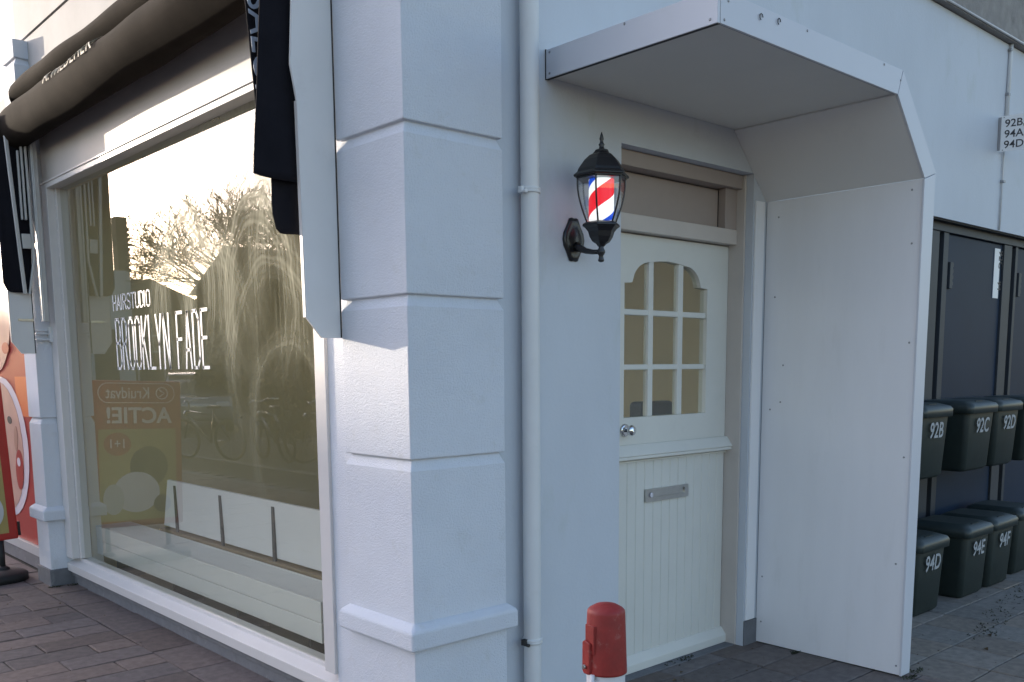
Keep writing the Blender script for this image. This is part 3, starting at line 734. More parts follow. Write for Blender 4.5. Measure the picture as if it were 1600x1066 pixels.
mb.box(5.1, 11.5, 2.875, 2.99, 2.393, 2.4575)
for a, b_ in ((6.405, 6.53), (6.60, 6.676), (7.65, 7.80), (7.875, 7.92), (8.895, 9.1)): mb.box(a, b_, 2.885, 2.99, 0, 2.3925)
mb.build('rails', M_DARKFR, t, bevel=.002)
mb = MB(); mb.box(5.1, 11.5, 2.95, 2.99, 0, 2.392); mb.build('backing', M_GAP, t)
mb = MB(); mb.box(5.101, 11.5, 2.83, 2.99, 2.4476, 2.4578); mb.build('head_flashing', M_SEAL, t)

def wall_bin(name_label, x0, yb_, z0, wd, dp_, ht, txt, group):
    t = thing('waste_bin', (x0+wd/2, yb_-dp_/2, z0), name_label, 'bin', group)
    X0, X1, Y0, Y1 = x0, x0+wd, yb_-dp_, yb_
    def rr(x0, x1, y0, y1, z, r=.035):
        pts = []
        for (cx_, cy_, a0) in ((x1-r, y1-r, 0), (x0+r, y1-r, 90), (x0+r, y0+r, 180), (x1-r, y0+r, 270)):
            for k in range(5): a = R(a0+k*22.5); pts.append((cx_+r*math.cos(a), cy_+r*math.sin(a), z))
        return pts
    mb = MB(); i = .035
    mb.loft([rr(X0+i, X1-i, Y0+i*1.4, Y1-.01, z0), rr(X0+i*.6, X1-i*.6, Y0+i*.9, Y1-.005, z0+.02), rr(X0+.006, X1-.006, Y0+.012, Y1, z0+ht-.075), rr(X0+.006, X1-.006, Y0+.012, Y1, z0+ht-.07)])
    mb.build('bin_body', M_BIN, t)
    mb = MB()
    zt = z0+ht
    mb.loft([rr(X0-.008, X1+.008, Y0-.012, Y1+.004, zt-.075), rr(X0-.010, X1+.010, Y0-.014, Y1+.004, zt-.030, .04), rr(X0, X1, Y0-.004, Y1, zt-.012, .045), rr(X0+.05, X1-.05, Y0+.06, Y1-.03, zt+.008, .05)])
    mb.build('lid', M_BINL, t)
    mb = MB()
    mb.box((X0+X1)/2-.055, (X0+X1)/2+.055, Y0+.035, Y0+.05, zt-.006, zt+.0040)
    mb.build('lid_catch', M_BIN, t)
    # sloping front: text follows the face
    zf = z0+ht-.20
    if txt: text('number', txt, .135, M_BINP, ((X0+X1)/2+(.0), Y0+.006, zf), (1, 0, 0), (0, -.065, 1), t, xs=.86, bold=.0018, align='CENTER', spacing=1.05)
    return t
GU = 'bins hanging on the storage doors'; GL = 'bins standing on the slabs'
wall_bin('green bin marked 92B hanging next to the porch panel', 5.56, 2.86, .80, .40, .36, .455, '92B', GU)
wall_bin('wide dark bin marked 92C hanging on the storage doors', 6.235, 2.86, .80, .43, .36, .455, '92C', GU)
wall_bin('green bin marked 92D hanging to the right of bin 92C', 6.705, 2.86, .80, .40, .36, .455, '92D', GU)
wall_bin('hanging bin cut off by the right picture edge, upper row', 7.25, 2.86, .80, .40, .36, .455, '', GU)
wall_bin('green bin marked 94D standing next to the porch panel foot', 5.38, 2.78, .0, .39, .38, .475, '94D', GL)
wall_bin('green bin marked 94E standing in the lower row', 6.05, 2.78, .0, .39, .38, .475, '94E', GL)
wall_bin('green bin marked 94F standing in the lower row', 6.475, 2.78, .0, .39, .38, .475, '94F', GL)
wall_bin('standing bin cut off by the right picture edge, lower row', 7.03, 2.82, .0, .39, .38, .475, '', GL)

t = thing('house_number_sign', (7.4, 2.8, 3.1), 'white house number sign reading 92B, 94A and 94D on the side wall', 'sign')
SU = Vector((.22, -.975, 0)).normalized(); SV = Vector((0, 0, 1)); SN = SU.cross(SV); SO = Vector((7.222, 2.80, 2.99))
mb = MB(); q_ = [(0, 0), (.36, .0), (.36, .243), (.0, .243)]
va = [mb.bm.verts.new(SO+SU*a+SV*b_) for a, b_ in q_]; vb = [mb.bm.verts.new(SO+SU*a+SV*b_-SN*.004) for a, b_ in q_]
mb.bm.faces.new(va); mb.bm.faces.new(vb[::-1])
for k in range(4): mb.bm.faces.new((va[k], vb[k], vb[(k+1) % 4], va[(k+1) % 4]))
mb.build('plate', M_WHITE, t)
for k, s_ in enumerate(('92B, C', '94A, B', '94D, E')): text('sign_text', s_, .073, M_INK, SO+SU*.026+SV*(.165-k*.072)+SN*.0012, SU, SV, t, xs=1.0, bold=.0006, depth=.0006)
for zz in (.232, .010): mb = MB(); mb.lathe([(.004, 0), (.004, .002)], SO+SU*.02+SV*zz+SN*.001, 10, axis='x'); mb.build('screw', M_SCREW, t)
mb = MB(); mb.box(7.217, 7.223, 2.796, 2.8145, 3.0, 3.225); mb.build('mount', M_SCREW, t)
t = thing('conduit', (7.32, 2.81, 3), 'thin painted conduit running down the wall behind the number sign', 'conduit')
mb = MB(); mb.tube([(7.345, 2.805, 3.75), (7.335, 2.803, 3.68), (7.325, 2.803, 3.2)], .014, 10); mb.tube([(7.325, 2.803, 3.40), (7.32, 2.806, 2.46)], .0065, 8); mb.build('tube', M_PIPE, t)
for z in (3.40, 3.70, 2.80):
    mb = MB(); mb.box(7.308, 7.342, 2.79, 2.815, z-.008, z+.008); mb.build('clip', M_SCREW, t)

# ================================================================== AWNING
def side_plate(y0, x_in, x_out, ztop, label):
    t = thing('awning_side_plate', (x_in, y0, 1.62), label, 'plate', 'grey end plates of the awning')
    mb = MB(); mb.prism([(x_in, 1.618), (x_in-.090, 1.618), (x_out, 1.694), (x_out-.006, ztop*.75), (x_out-.028, 2.6), (x_out+.02, ztop), (x_in, ztop)], 1, y0-.004, y0+.006)
    mb.build('plate', M_PLATE, t)
    mb = MB(); mb.prism([(x_out-.001, 1.694), (x_out-.0035, 1.694), (x_out-.0095, ztop*.75), (x_out-.007, ztop*.75)], 1, y0-.006, y0+.012); mb.build('edge_strip', M_FRAME, t)
    mb = MB(); mb.box(x_in-.006, x_in, y0-.006, y0-.0045, 1.62, ztop); mb.build('seam', M_SEAL, t)
    return t
side_plate(3.192, 1.996, 1.842, 3.3, 'tall pale grey end plate against the corner pillar')
fp = side_plate(6.965, 1.939, 1.795, 3.1, 'pale grey end plate on the slim far pillar by the poster')
mb = MB(); mb.box(1.84, 1.935, 6.953, 6.96, 1.835, 1.85); mb.lathe([(.010, 0), (.010, -.006)], (1.925, 6.955, 1.842), 10, axis='y'); mb.build('latch', M_STEEL, fp)

Aw = thing('awning', (1.9, 5.1, 3.2), 'dark brown folded cloth awning with faded white lettering above the shop window', 'awning')
prof = [(2.028, 3.400), (1.975, 3.412), (1.925, 3.398), (1.895, 3.362), (1.900, 3.318), (1.945, 3.285), (1.985, 3.262), (1.975, 3.238), (1.915, 3.226), (1.845, 3.205), (1.800, 3.168), (1.790, 3.105), (1.808, 3.030), (1.855, 2.975), (1.915, 2.962), (1.97, 2.985), (2.005, 3.02), (2.028, 3.03)]
def awn_point(i, y):
    x, z = prof[i]
    sag = .02*math.sin((y-3.2)/3.8*PI)
    w1 = noise.noise(Vector((y*.7, i*.5, 1.3)))*.040*(1 if 1 < i < 16 else 0)
    w2 = noise.noise(Vector((y*2.2, i*.9, 7.3)))*.010*(1 if 1 < i < 16 else 0)
    endk = max(0, (y-6.55)/.45)**2
    return (x + w1 + w2, y, z - sag + w1*.6 - w2 + (-.03*endk if i > 6 and i < 15 else -.02*endk))
rings = []
ny = 90
for k in range(ny+1):
    y = 3.20 + (6.99-3.20)*k/ny
    rings.append([awn_point(i, y) for i in range(len(prof))])
mb = MB(); mb.loft(rings, closed=True, caps=True)
o = mb.build('cloth', M_AWN, Aw); md = o.modifiers.new('s', 'SUBSURF'); md.levels = 1; md.render_levels = 1
# rolled near edge of the front hem
mb = MB(); mb.tube([(1.935, y, 2.972) for y in (3.22, 4.5, 6.97)], .010, 10); mb.build('hem_bar', M_AWN2, Aw)
# valance lettering follows the roll
txo = text('valance_lettering', 'A.WILDEHEK', .115, mat('faded_white_print', (.50, .45, .36), .7), (0, 0, 0), (1, 0, 0), (0, 1, 0), None, xs=1.15, depth=.0005, spacing=1.12)
me = txo.data
bmt = bmesh.new(); bmt.from_mesh(me); bmesh.ops.subdivide_edges(bmt, edges=[e_ for e_ in bmt.edges if e_.calc_length() > .02], cuts=3); bmt.to_mesh(me); bmt.free()
pr = prof[8:14]
seg = [0.0]
for a, b_ in zip(pr[:-1], pr[1:]): seg.append(seg[-1] + math.hypot(a[0]-b_[0], a[1]-b_[1]))
for v in me.vertices:
    y = 5.98 - v.co.x*1.05; s_ = .105 - v.co.y; s_ = max(0, min(seg[-1]-.001, s_+.055))
    k = max(j for j in range(len(seg)) if seg[j] <= s_); k = min(k, len(pr)-2)
    tt = (s_-seg[k])/(seg[k+1]-seg[k]); A = Vector(awn_point(8+k, y)); B = Vector(awn_point(9+k, y)); Pp = A.lerp(B, tt)
    nn = Vector((-(B-A).z, 0, (B-A).x)).normalized()
    if nn.x > 0: nn = -nn
    v.co = Pp + nn*(.006 + v.co.z)
link_child(txo, Aw)

def flap(name, y0, pts, parent, m_, th=.012, bulge=.0):
    mb = MB(); mb.prism(pts, 1, y0, y0+th); return mb.build(name, m_, parent, bevel=.003)
fl = thing('awning_end_flap', (1.76, 3.26, 2.0), 'black cloth awning end reading SALON hanging beside the near grey plate', 'awning flap', 'hanging awning ends')
# outer folded cloth: wavy vertical sheet
def cloth(name, outline_l, outline_r, y0, parent, m_, amp=.012, nz=40, nx=10):
    mb = MB(); rings = []
    rows = []
    for j in range(nz+1):
        tz = j/nz
        def ev(ol):
            for (za, xa), (zb_, xb) in zip(ol[:-1], ol[1:]):
                if za <= tz <= zb_: return xa + (xb-xa)*(tz-za)/(zb_-za)
            return ol[-1][1]
        rows.append((ev(outline_l), ev(outline_r), tz))
    z0, z1 = outline_l[0][2] if len(outline_l[0]) > 2 else (0), 1
    return rows
def hang(name, z0, z1, L_, R_, y0, parent, m_, amp=.010, corner=.06, nz=36, nx=8, slant=0.0):
    """hanging cloth between left edge L_(t) and right edge R_(t), rounded lower left corner"""
    mb = MB(); th = .004
    front = []
    for j in range(nz+1):
        t_ = j/nz; row = []
        for i in range(nx+1):
            s_ = i/nx
            zb_ = z0 + (corner*(1-math.sqrt(max(0, 1-(1-min(1, s_/.35))**2))) if corner else 0) + slant*(1-s_)
            z = zb_ + (z1-zb_)*t_
            x = L_(t_) + (R_(t_)-L_(t_))*s_
            yy = y0 + amp*math.sin(s_*6.5+t_*1.2) + amp*.6*noise.noise(Vector((s_*2, t_*4, y0)))
            row.append((x, yy, z))
        front.append(row)
    vf = [[mb.bm.verts.new(p) for p in r] for r in front]; vb = [[mb.bm.verts.new((p[0], p[1]+th, p[2])) for p in r] for r in front]
    for j in range(nz):
        for i in range(nx):
            f = mb.bm.faces.new((vf[j][i], vf[j][i+1], vf[j+1][i+1], vf[j+1][i])); f.smooth = True
            f = mb.bm.faces.new((vb[j][i], vb[j+1][i], vb[j+1][i+1], vb[j][i+1])); f.smooth = True
    for j in range(nz):
        mb.bm.faces.new((vf[j][0], vf[j+1][0], vb[j+1][0], vb[j][0])); mb.bm.faces.new((vf[j][nx], vb[j][nx], vb[j+1][nx], vf[j+1][nx]))
    for i in range(nx):
        mb.bm.faces.new((vf[0][i], vb[0][i], vb[0][i+1], vf[0][i+1])); mb.bm.faces.new((vf[nz][i], vf[nz][i+1], vb[nz][i+1], vb[nz][i]))
    return mb.build(name, m_, parent)
lerp = lambda a, b_: (lambda t_: a + (b_-a)*t_)
hang('outer_cloth', 2.185, 3.30, lerp(1.676, 1.775), lerp(1.90, 1.93), 3.235, fl, M_AWN2, corner=.0, slant=.02)
hang('lower_cloth', 2.005, 2.45, lerp(1.760, 1.765), lerp(1.90, 1.91), 3.262, fl, M_AWN2, corner=.07)
sc_ = hang('lettered_cloth', 2.34, 3.30, lerp(1.765, 1.70), lerp(1.90, 1.93), 3.35, fl, M_AWN2, amp=.002, corner=.0)
text('salon_lettering', 'SALON', .122, mat('pale_blue_print', (.36, .43, .55), .6), (1.734, 3.340, 2.868), (.06, 0, -1), (1, 0, .06), sc_, xs=1.05, bold=.001, depth=.001)
ff = thing('awning_end_flap', (1.8, 6.9, 2.0), 'black cloth awning end hanging behind the folded aluminium arms on the slim pillar', 'awning flap', 'hanging awning ends')
hang('outer_cloth', 2.020, 3.14, lerp(1.76, 1.755), lerp(1.935, 1.985), 6.93, ff, M_AWN2, corner=.06)
Ar = thing('folding_arm_set', (1.9, 6.9, 2), 'folded grey aluminium awning arms and guide rail by the slim pillar', 'awning arm')
def bar(a, b_, wd, dp_, name, m_=M_ALU):
    a = Vector(a); b_ = Vector(b_); d_ = (b_-a).normalized(); s_ = d_.cross(Vector((0, 1, 0))).normalized()*wd/2; q = Vector((0, dp_/2, 0))
    mb = MB(); va = [mb.bm.verts.new(a+p) for p in (s_+q, -s_+q, -s_-q, s_-q)]; vb = [mb.bm.verts.new(b_+p) for p in (s_+q, -s_+q, -s_-q, s_-q)]
    mb.bm.faces.new(va[::-1]); mb.bm.faces.new(vb)
    for i in range(4): mb.bm.faces.new((va[i], va[(i+1) % 4], vb[(i+1) % 4], vb[i]))
    return mb.build(name, m_, Ar, bevel=.003)
bar((1.825, 6.88, 3.04), (1.876, 6.88, 2.01), .022, .02, 'outer_arm')
bar((1.892, 6.885, 2.93), (1.892, 6.885, 2.49), .012, .02, 'arm_slat')
bar((1.915, 6.885, 3.00), (1.915, 6.885, 2.49), .014, .02, 'arm_slat')
bar((1.940, 6.885, 3.03), (1.945, 6.885, 2.25), .015, .02, 'arm_slat')
bar((1.905, 6.88, 2.40), (1.908, 6.88, 2.305), .055, .02, 'joint_block')
bar((1.949, 6.88, 2.262), (1.903, 6.88, 2.01), .014, .02, 'diagonal_arm')
bar((1.985, 6.89, 3.06), (1.990, 6.89, 1.83), .040, .05, 'guide_rail')
bar((1.978, 6.862, 3.06), (1.983, 6.862, 1.83), .008, .006, 'rail_rib')
t = thing('wall_bracket', (2.0, 6.95, 1.7), 'small white guide bracket on the slim pillar below the awning rail', 'bracket')
mb = MB(); mb.box(1.945, 2.04, 6.955, 6.984, 1.708, 1.716); mb.box(1.945, 2.04, 6.955, 6.984, 1.748, 1.756); mb.box(2.03, 2.05, 6.94, 6.984, 1.695, 1.80); mb.build('bracket', M_PIPE, t, bevel=.002)

# ================================================================== NEXT SHOP AND A-BOARD
t = thing('poster_window', (2.05, 9, .2), 'next shop front with red and orange poster window of faces', 'shop window')
mb = MB(); mb.box(2.05, 8, 7.24, 16, 3.0, 3.45); mb.box(2.12, 8, 7.24, 16, -.05, 3.0); mb.build('wall', M_UPPER, t)
mb = MB(); mb.box(2.040, 2.12, 7.24, 14, .0, .10); mb.build('plinth', M_PLINTH, t); mb = MB(); mb.box(2.03, 2.12, 7.24, 14, .105, .175); mb.build('sill', M_ALU, t)
mb = MB(); mb.box(2.05, 2.10, 7.26, 10.0, .18, 2.6); ps = mb.build('poster', M_POSTR, t)
def disc(name, cy, cz, ry, rz, x, m_, par, rot_=0, n_=28):
    mb = MB(); pts = []
    for k in range(n_):
        a = 2*PI*k/n_; u, v = ry*math.cos(a), rz*math.sin(a)
        pts.append((cy + u*math.cos(rot_) - v*math.sin(rot_), cz + u*math.sin(rot_) + v*math.cos(rot_)))
    mb.prism(pts, 0, x, x+.0015); return mb.build(name, m_, par)
mb = MB(); mb.box(2.0470, 2.0495, 7.58, 7.95, 1.16, 1.46); mb.build('orange_patch', M_POSTO, ps)
disc('pale_ring', 8.36, .90, .64, .56, 2.0455, M_PALE, ps, .05)
disc('face', 8.42, .90, .57, .52, 2.0430, M_SKIN, ps, .05)
disc('mouth', 7.98, .74, .10, .16, 2.0405, M_POSTR, ps, .2)
disc('nose_shade', 8.02, .98, .05, .10, 2.0405, mat('poster_skin_dark', (.40, .22, .16), .4), ps, .2)
disc('eye', 8.16, 1.12, .06, .03, 2.0405, M_INK, ps, .1)
disc('tooth_row', 7.98, .80, .045, .035, 2.0380, M_PALE, ps)
disc('blond_hair', 8.50, 2.12, .66, .52, 2.0455, M_HAIR, ps)
disc('upper_face', 8.52, 1.90, .56, .42, 2.0430, M_SKIN, ps)
disc('lips', 8.12, 1.68, .10, .045, 2.0405, M_POSTR, ps)

A = thing('pavement_sign', (1.5, 7.45, 0), 'red framed advertising board on a round black base by the slim pillar', 'sign board')
lean = Matrix.Translation((1.5, 7.45, .28)) @ Matrix.Rotation(R(-2.0), 4, 'Y') @ Matrix.Translation((-1.5, -7.45, -.28))
def lbox(name, m_, par, *a, bevel=0):
    mb = MB(); mb.box(*a, m=lean); return mb.build(name, m_, par, bevel=bevel)
yb0 = 7.43
bd = lbox('board', M_POSTR, A, 1.15, 1.86, yb0, yb0+.05, .28, 1.42, bevel=.008)
lbox('poster', M_POSTY, bd, 1.20, 1.80, yb0-.003, yb0-.0005, .33, 1.045)
lbox('poster_header', M_POSTR, bd, 1.20, 1.80, yb0-.003, yb0-.0005, 1.048, 1.40)
Ux = lean.to_3x3() @ Vector((1, 0, 0)); Uz = lean.to_3x3() @ Vector((0, 0, 1))
def on(x, z, off=.0045): q = lean @ Vector((x, yb0-off, z)); return q
Mp = mat('poster_print_pale', (.72, .66, .62), .4)
text('board_lettering', 'Kruidvat', .125, Mp, on(1.40, 1.285), Ux, Uz, bd, xs=.78, bold=.001)
text('board_lettering', 'ACTIE!', .17, Mp, on(1.235, 1.095), Ux, Uz, bd, xs=1.0, bold=.004)
# rounded outline and emblem
pts = []
for (cx_, a0) in ((1.66+.06, -90), (1.28, 90)):
    for k in range(13): a = R(a0+k*15); pts.append((cx_+.075*math.cos(a), 1.325+.075*math.sin(a)))
pts = [(min(p[0], 1.795), p[1]) for p in pts]
mb = MB(); mb.tube([on(a, b_) for a, b_ in pts+pts[:1]], .0035, 6); mb.build('outline', Mp, bd)
mb = MB(); mb.tube([on(1.305+.045*math.cos(R(k*15)), 1.325+.045*math.sin(R(k*15))) for k in range(25)], .005, 6)
mb.tube([on(1.325, 1.352), on(1.285, 1.325), on(1.325, 1.298)], .006, 6); mb.build('emblem', Mp, bd)
def ldisc(name, x, z, rx, rz, m_, off):
    mb = MB(); q = [on(x+rx*math.cos(2*PI*k/28), z+rz*math.sin(2*PI*k/28), off) for k in range(28)]; q2 = [p + Vector((0, .001, 0)) for p in q]
    va = [mb.bm.verts.new(p) for p in q]; vb = [mb.bm.verts.new(p) for p in q2]; mb.bm.faces.new(va); mb.bm.faces.new(vb[::-1])
    for i in range(28): mb.bm.faces.new((va[i], va[(i+1) % 28], vb[(i+1) % 28], vb[i]))
    return mb.build(name, m_, bd)
ldisc('red_bubble', 1.66, .93, .105, .09, M_POSTR, .005)
text('board_lettering', '1+1', .10, Mp, on(1.59, .90, .0075), Ux, Uz, bd, xs=.9, bold=.001)
ldisc('product', 1.42, .75, .15, .16, M_LEAF, .005); ldisc('product', 1.52, .55, .18, .16, M_PALE, .0065)
ldisc('black_bubble', 1.32, .45, .07, .07, M_INK, .008); ldisc('product', 1.70, .50, .08, .12, M_RENDF, .008)
for xx in (1.745, 1.27):
    mb = MB(); mb.lathe([(.020, .05), (.020, .285)], (xx, 7.455, 0), 14); mb.lathe([(.05, .06), (.045, .085), (.02, .10)], (xx, 7.455, 0), 16); mb.build('stem', M_RUBBER, A)
mb = MB()
rings = []
for z, d_ in ((0.0, 0), (.045, .0), (.062, .025), (.075, .12)):
    ring = []
    for (cx_, a0) in ((1.73, -90), (1.28, 90)):
        for k in range(13): a = R(a0+k*15); rr_ = .175-d_; ring.append((cx_+rr_*math.cos(a), 7.455+rr_*1.15*math.sin(a), z))
    rings.append(ring)
mb.loft(rings); mb.build('base', M_RUBBER, A)
mb = MB(); mb.box(1.862, 1.88, 7.44, 7.47, .30, .40, m=lean); mb.build('clip', M_RUBBER, A)

# ================================================================== ACROSS THE STREET (seen in the reflections, shades the lower wall)
def house(name, x0, x1, y0, y1, h, rh, wallm, label, faces='y-', rows=2, colsn=4, ridge='x', chimney=None):
    t = thing(name, ((x0+x1)/2, y0, 0), label, 'house')
    mb = MB(); mb.box(x0, x1, y0, y1, -.05, h); mb.build('wall', wallm, t)
    if rh > 0:
        mb = MB(); e_ = .3
        if ridge == 'x': mb.prism([(y0-e_, h), ((y0+y1)/2, h+rh), (y1+e_, h)], 0, x0-e_, x1+e_)
        else: mb.prism([(x0-e_, h), ((x0+x1)/2, h+rh), (x1+e_, h)], 1, y0-e_, y1+e_)
        rf = mb.build('roof', M_ROOFF, t)
        if chimney:
            for cxx in chimney: mb = MB(); mb.box(cxx, cxx+.7, (y0+y1)/2-.35, (y0+y1)/2+.35, h+rh*.5, h+rh+1.1); mb.build('chimney', M_BRICKF, rf)
    for r in range(rows):
        for c_ in range(colsn):
            zc = .9 + r*(h-1.0)/rows; hh = (h-1.0)/rows*.55
            xa = x0 + (x1-x0)*(c_+.25)/colsn; xb = xa + (x1-x0)/colsn*.5
            mb = MB(); mb.box(xa, xb, y0-.05, y0-.003, zc, zc+hh); wf = mb.build('window', M_RENDF, t)
            mb = MB(); mb.box(xa+.08, xb-.08, y0-.07, y0-.052, zc+.08, zc+hh-.08); mb.build('pane', M_WINF, wf)
    ycn = max(2, int((y1-y0)/3))
    for r in range(rows):
        for c_ in range(ycn):
            zc = .9 + r*(h-1.0)/rows; hh = (h-1.0)/rows*.55
            ya_ = y0 + (y1-y0)*(c_+.3)/ycn; yb_ = ya_ + (y1-y0)/ycn*.4
            mb = MB(); mb.box(x1+.003, x1+.05, ya_, yb_, zc, zc+hh); wf = mb.build('window', M_RENDF, t)
            mb = MB(); mb.box(x1+.052, x1+.07, ya_+.08, yb_-.08, zc+.08, zc+hh-.08); mb.build('pane', M_WINF, wf)
    return t
house('pale_house', -6.6, -3.2, 29, 36, 4.45, 0, M_RENDF, 'flat-roofed pale low house reflected behind the window lettering', rows=1, colsn=2)
house('brick_house', -14, -7.2, 38, 46, 3.6, 1.5, M_BRICKF, 'brick house with a low dark roof reflected in the shop glass', rows=2, colsn=3, ridge='y')
house('long_brick_house', -34, -16.2, 38, 46, 5.2, 2.0, M_BRICKF, 'long brick house with high dark roof reflected right of the bare trees', rows=2, colsn=6, chimney=(-27, -20))
house('terraced_house', -17.5, -4.5, 62, 72, 7.9, 3.15, M_BRICKF, 'terraced house with long ridge at the far end of the street', rows=3, colsn=7, chimney=None)
t = thing('brick_tower', (-7.2, 33, 0), 'slender square brick chimney stack rising above the pale low house', 'chimney')
mb = MB(); mb.box(-8.25, -7.88, 33.4, 33.85, 0, 6.7); mb.build('shaft', M_TIMB, t)
mb = MB(); 
for k in range(9): mb.box(-8.34, -8.26, 33.5, 33.8, 4.9+k*.17, 5.0+k*.17)
mb.build('rungs', M_SEAL, t)

def bare_tree(x, y, h, label, seed, spread=1.0, lv=7, group='bare street trees across the road'):
    rnd = random.Random(seed)
    t = thing('bare_tree', (x, y, 0), label, 'tree', group)
    tr = MB(); br = MB()
    def grow(p, d_, ln, rad, lvl, mbx):
        pts = [p]; n_ = 3; dd = d_.copy()
        for i in range(n_):
            dd = (dd + Vector((rnd.uniform(-.16, .16), rnd.uniform(-.16, .16), rnd.uniform(-.05, .10)))).normalized()
            pts.append(pts[-1] + dd*ln/n_)
        rad = max(rad, .011); rr_ = [rad*(1-.3*i/n_) for i in range(n_+1)]
        mbx.tube(pts, rr_, 6 if lvl < 2 else (4 if lvl < 4 else 3), caps=False)
        if lvl >= lv: return
        k = rnd.choice((2, 3, 3, 4)) if lvl < 5 else 2
        for j in range(k):
            ax = Vector((rnd.uniform(-1, 1), rnd.uniform(-1, 1), rnd.uniform(-.35, .35))).normalized()
            nd = (dd + ax*rnd.uniform(.55, .95)*spread).normalized(); nd.z = max(nd.z, -.1)
            at_ = pts[-1] if j < 2 else pts[-2]
            grow(at_, nd.normalized(), ln*rnd.uniform(.60, .80), rr_[-1]*rnd.uniform(.6, .75), lvl+1, br)
    th_ = h*.28
    tr.tube([(x, y, -.05), (x+.05, y, th_*.5), (x, y+.05, th_)], [h*.028, h*.022, h*.019], 10)
    for j in range(4):
        a = j*PI/2 + rnd.uniform(-.4, .4)
        grow(Vector((x, y, th_)), Vector((math.cos(a)*.55*spread, math.sin(a)*.55*spread, 1)).normalized(), h*.22, h*.013, 1, br)
    mz = max(v.co.z for v in br.bm.verts); k_ = h/mz
    for m__ in (tr, br):
        for v in m__.bm.verts: v.co = Vector((x+(v.co.x-x)*k_, y+(v.co.y-y)*k_, v.co.z*k_))
    tr.build('trunk', M_BARK, t); br.build('crown', M_BARK, t)
    return t
bare_tree(-10.6, 29.2, 7.6, 'big bare tree with dense twigs reflected above the large lettering', 3)
bare_tree(-11.2, 30.5, 8.0, 'bare tree reflected right of the big tree, near the black awning end', 5)
bare_tree(-10.4, 42.5, 7.4, 'small bare tree reflected at the far left of the window sky', 8, lv=6)
bare_tree(-13.8, 29.0, 8.4, 'bare tree behind the hedge at the near end of the reflected street', 12, lv=5)

def shrub(name, x, y, rx, ry, h, label, seed, n_=4200):
    rnd = random.Random(seed); t = thing(name, (x, y, 0), label, 'shrub', 'dark evergreen shrubs across the road')
    mb = MB(); mb.tube([(x, y, 0), (x+.05, y, h*.6)], [.09, .04], 8); mb.build('trunk', M_BARK, t)
    mb = MB()
    cl_ = [(rnd.uniform(-.6, .6)*rx, rnd.uniform(-.6, .6)*ry, rnd.uniform(.25, .8)*h, rnd.uniform(.3, .6)) for _ in range(16)]
    for _ in range(n_):
        c_ = rnd.choice(cl_); v = Vector((rnd.gauss(0, 1), rnd.gauss(0, 1), rnd.gauss(0, 1))).normalized()*rnd.random()**.4*c_[3]
        p_ = Vector((x+c_[0]+v.x*rx*.8, y+c_[1]+v.y*ry*.8, max(.05, c_[2]+v.z*h*.42)))
        s_ = rnd.uniform(.05, .12); u_v = Vector((rnd.gauss(0, 1), rnd.gauss(0, 1), rnd.gauss(0, 1))).normalized(); w_v = u_v.cross(Vector((rnd.gauss(0, 1), rnd.gauss(0, 1), rnd.gauss(0, 1)))).normalized()
        mb.bm.faces.new([mb.bm.verts.new(p_+q_) for q_ in (u_v*s_, w_v*s_*.6, -u_v*s_, -w_v*s_*.6)])
    mb.build('crown', M_LEAF, t)
    return t
for i, (x, y, rx, ry, h) in enumerate(((-6.5, 23.4, .9, .9, 3.4), (-7.7, 22.6, 1.3, 1.2, 4.1), (-8.9, 21.4, 1.6, 1.4, 4.6), (-10.1, 19.6, 1.7, 1.6, 4.9), (-11.1, 17.2, 1.9, 1.8, 5.1), (-12.0, 15.0, 2.0, 2.0, 5.1))):
    shrub('evergreen_shrub', x, y, rx, ry, h, ['low dark evergreen shrub beside the pale low house in the reflection', 'dark evergreen shrub reflected behind the letters KLYN', 'rounded evergreen shrub reflected below the big bare tree', 'tall evergreen shrub reflected behind the word FADE', 'tall evergreen shrub reflected between the cloth smears and the drips', 'tallest evergreen shrub at the near end of the reflected row'][i], 20+i)

def car(x, y, rz, paint, label):
    t = thing('parked_car', (0, 0, 0), label, 'car', 'cars parked across the road')
    # side profile, length along x, extruded with tumblehome
    lo = [(-2.1, .35), (-2.12, .70), (-2.0, .88), (-1.2, .95), (-.95, .96), (1.55, .98), (2.0, .90), (2.1, .60), (2.05, .30), (-2.0, .28)]
    mb = MB(); mb.loft([[(p_[0], s_*.86, p_[1]) for p_ in lo] for s_ in (-1, 1)]); mb.build('body', paint, t, bevel=.06, bseg=3)
    up = [(-1.25, .94), (-.55, 1.40), (.2, 1.47), (.95, 1.43), (1.75, .96)]
    mb = MB(); mb.loft([[(p_[0]*(1 if p_[1] < 1 else .97), s_*(.82 if p_[1] < 1 else .62), p_[1]-.02) for p_ in up] for s_ in (-1, 1)]); mb.build('windows', M_WINF, t, bevel=.03)
    mb = MB(); mb.loft([[(q_[0], s_*.60, q_[1]) for q_ in ((-.56, 1.39), (.2, 1.462), (.93, 1.425), (.93, 1.445), (.2, 1.485), (-.56, 1.415))] for s_ in (-1, 1)]); mb.build('roof', paint, t, bevel=.01)
    for xx in (-1.35, 1.3):
        for s_ in (-1, 1):
            mb = MB(); mb.lathe([(.20, -.1), (.31, -.1), (.33, -.06), (.33, .06), (.31, .1), (.20, .1)], (xx, s_*.80, .32), 24, axis='y'); wh = mb.build('wheel', M_TYRE, t)
            mb = MB(); mb.lathe([(.2, -.09), (.2, .09)], (xx, s_*.80, .32), 20, axis='y'); mb.build('rim', M_STEEL, wh)
    for s_ in (-1, 1):
        mb = MB(); mb.box(-2.12, -2.0, s_*.62-.16, s_*.62+.16, .62, .76); mb.build('headlight', M_WHITE, t, bevel=.03)
    t.location = (x, y, -.03); t.rotation_euler = (0, 0, rz)
    return t
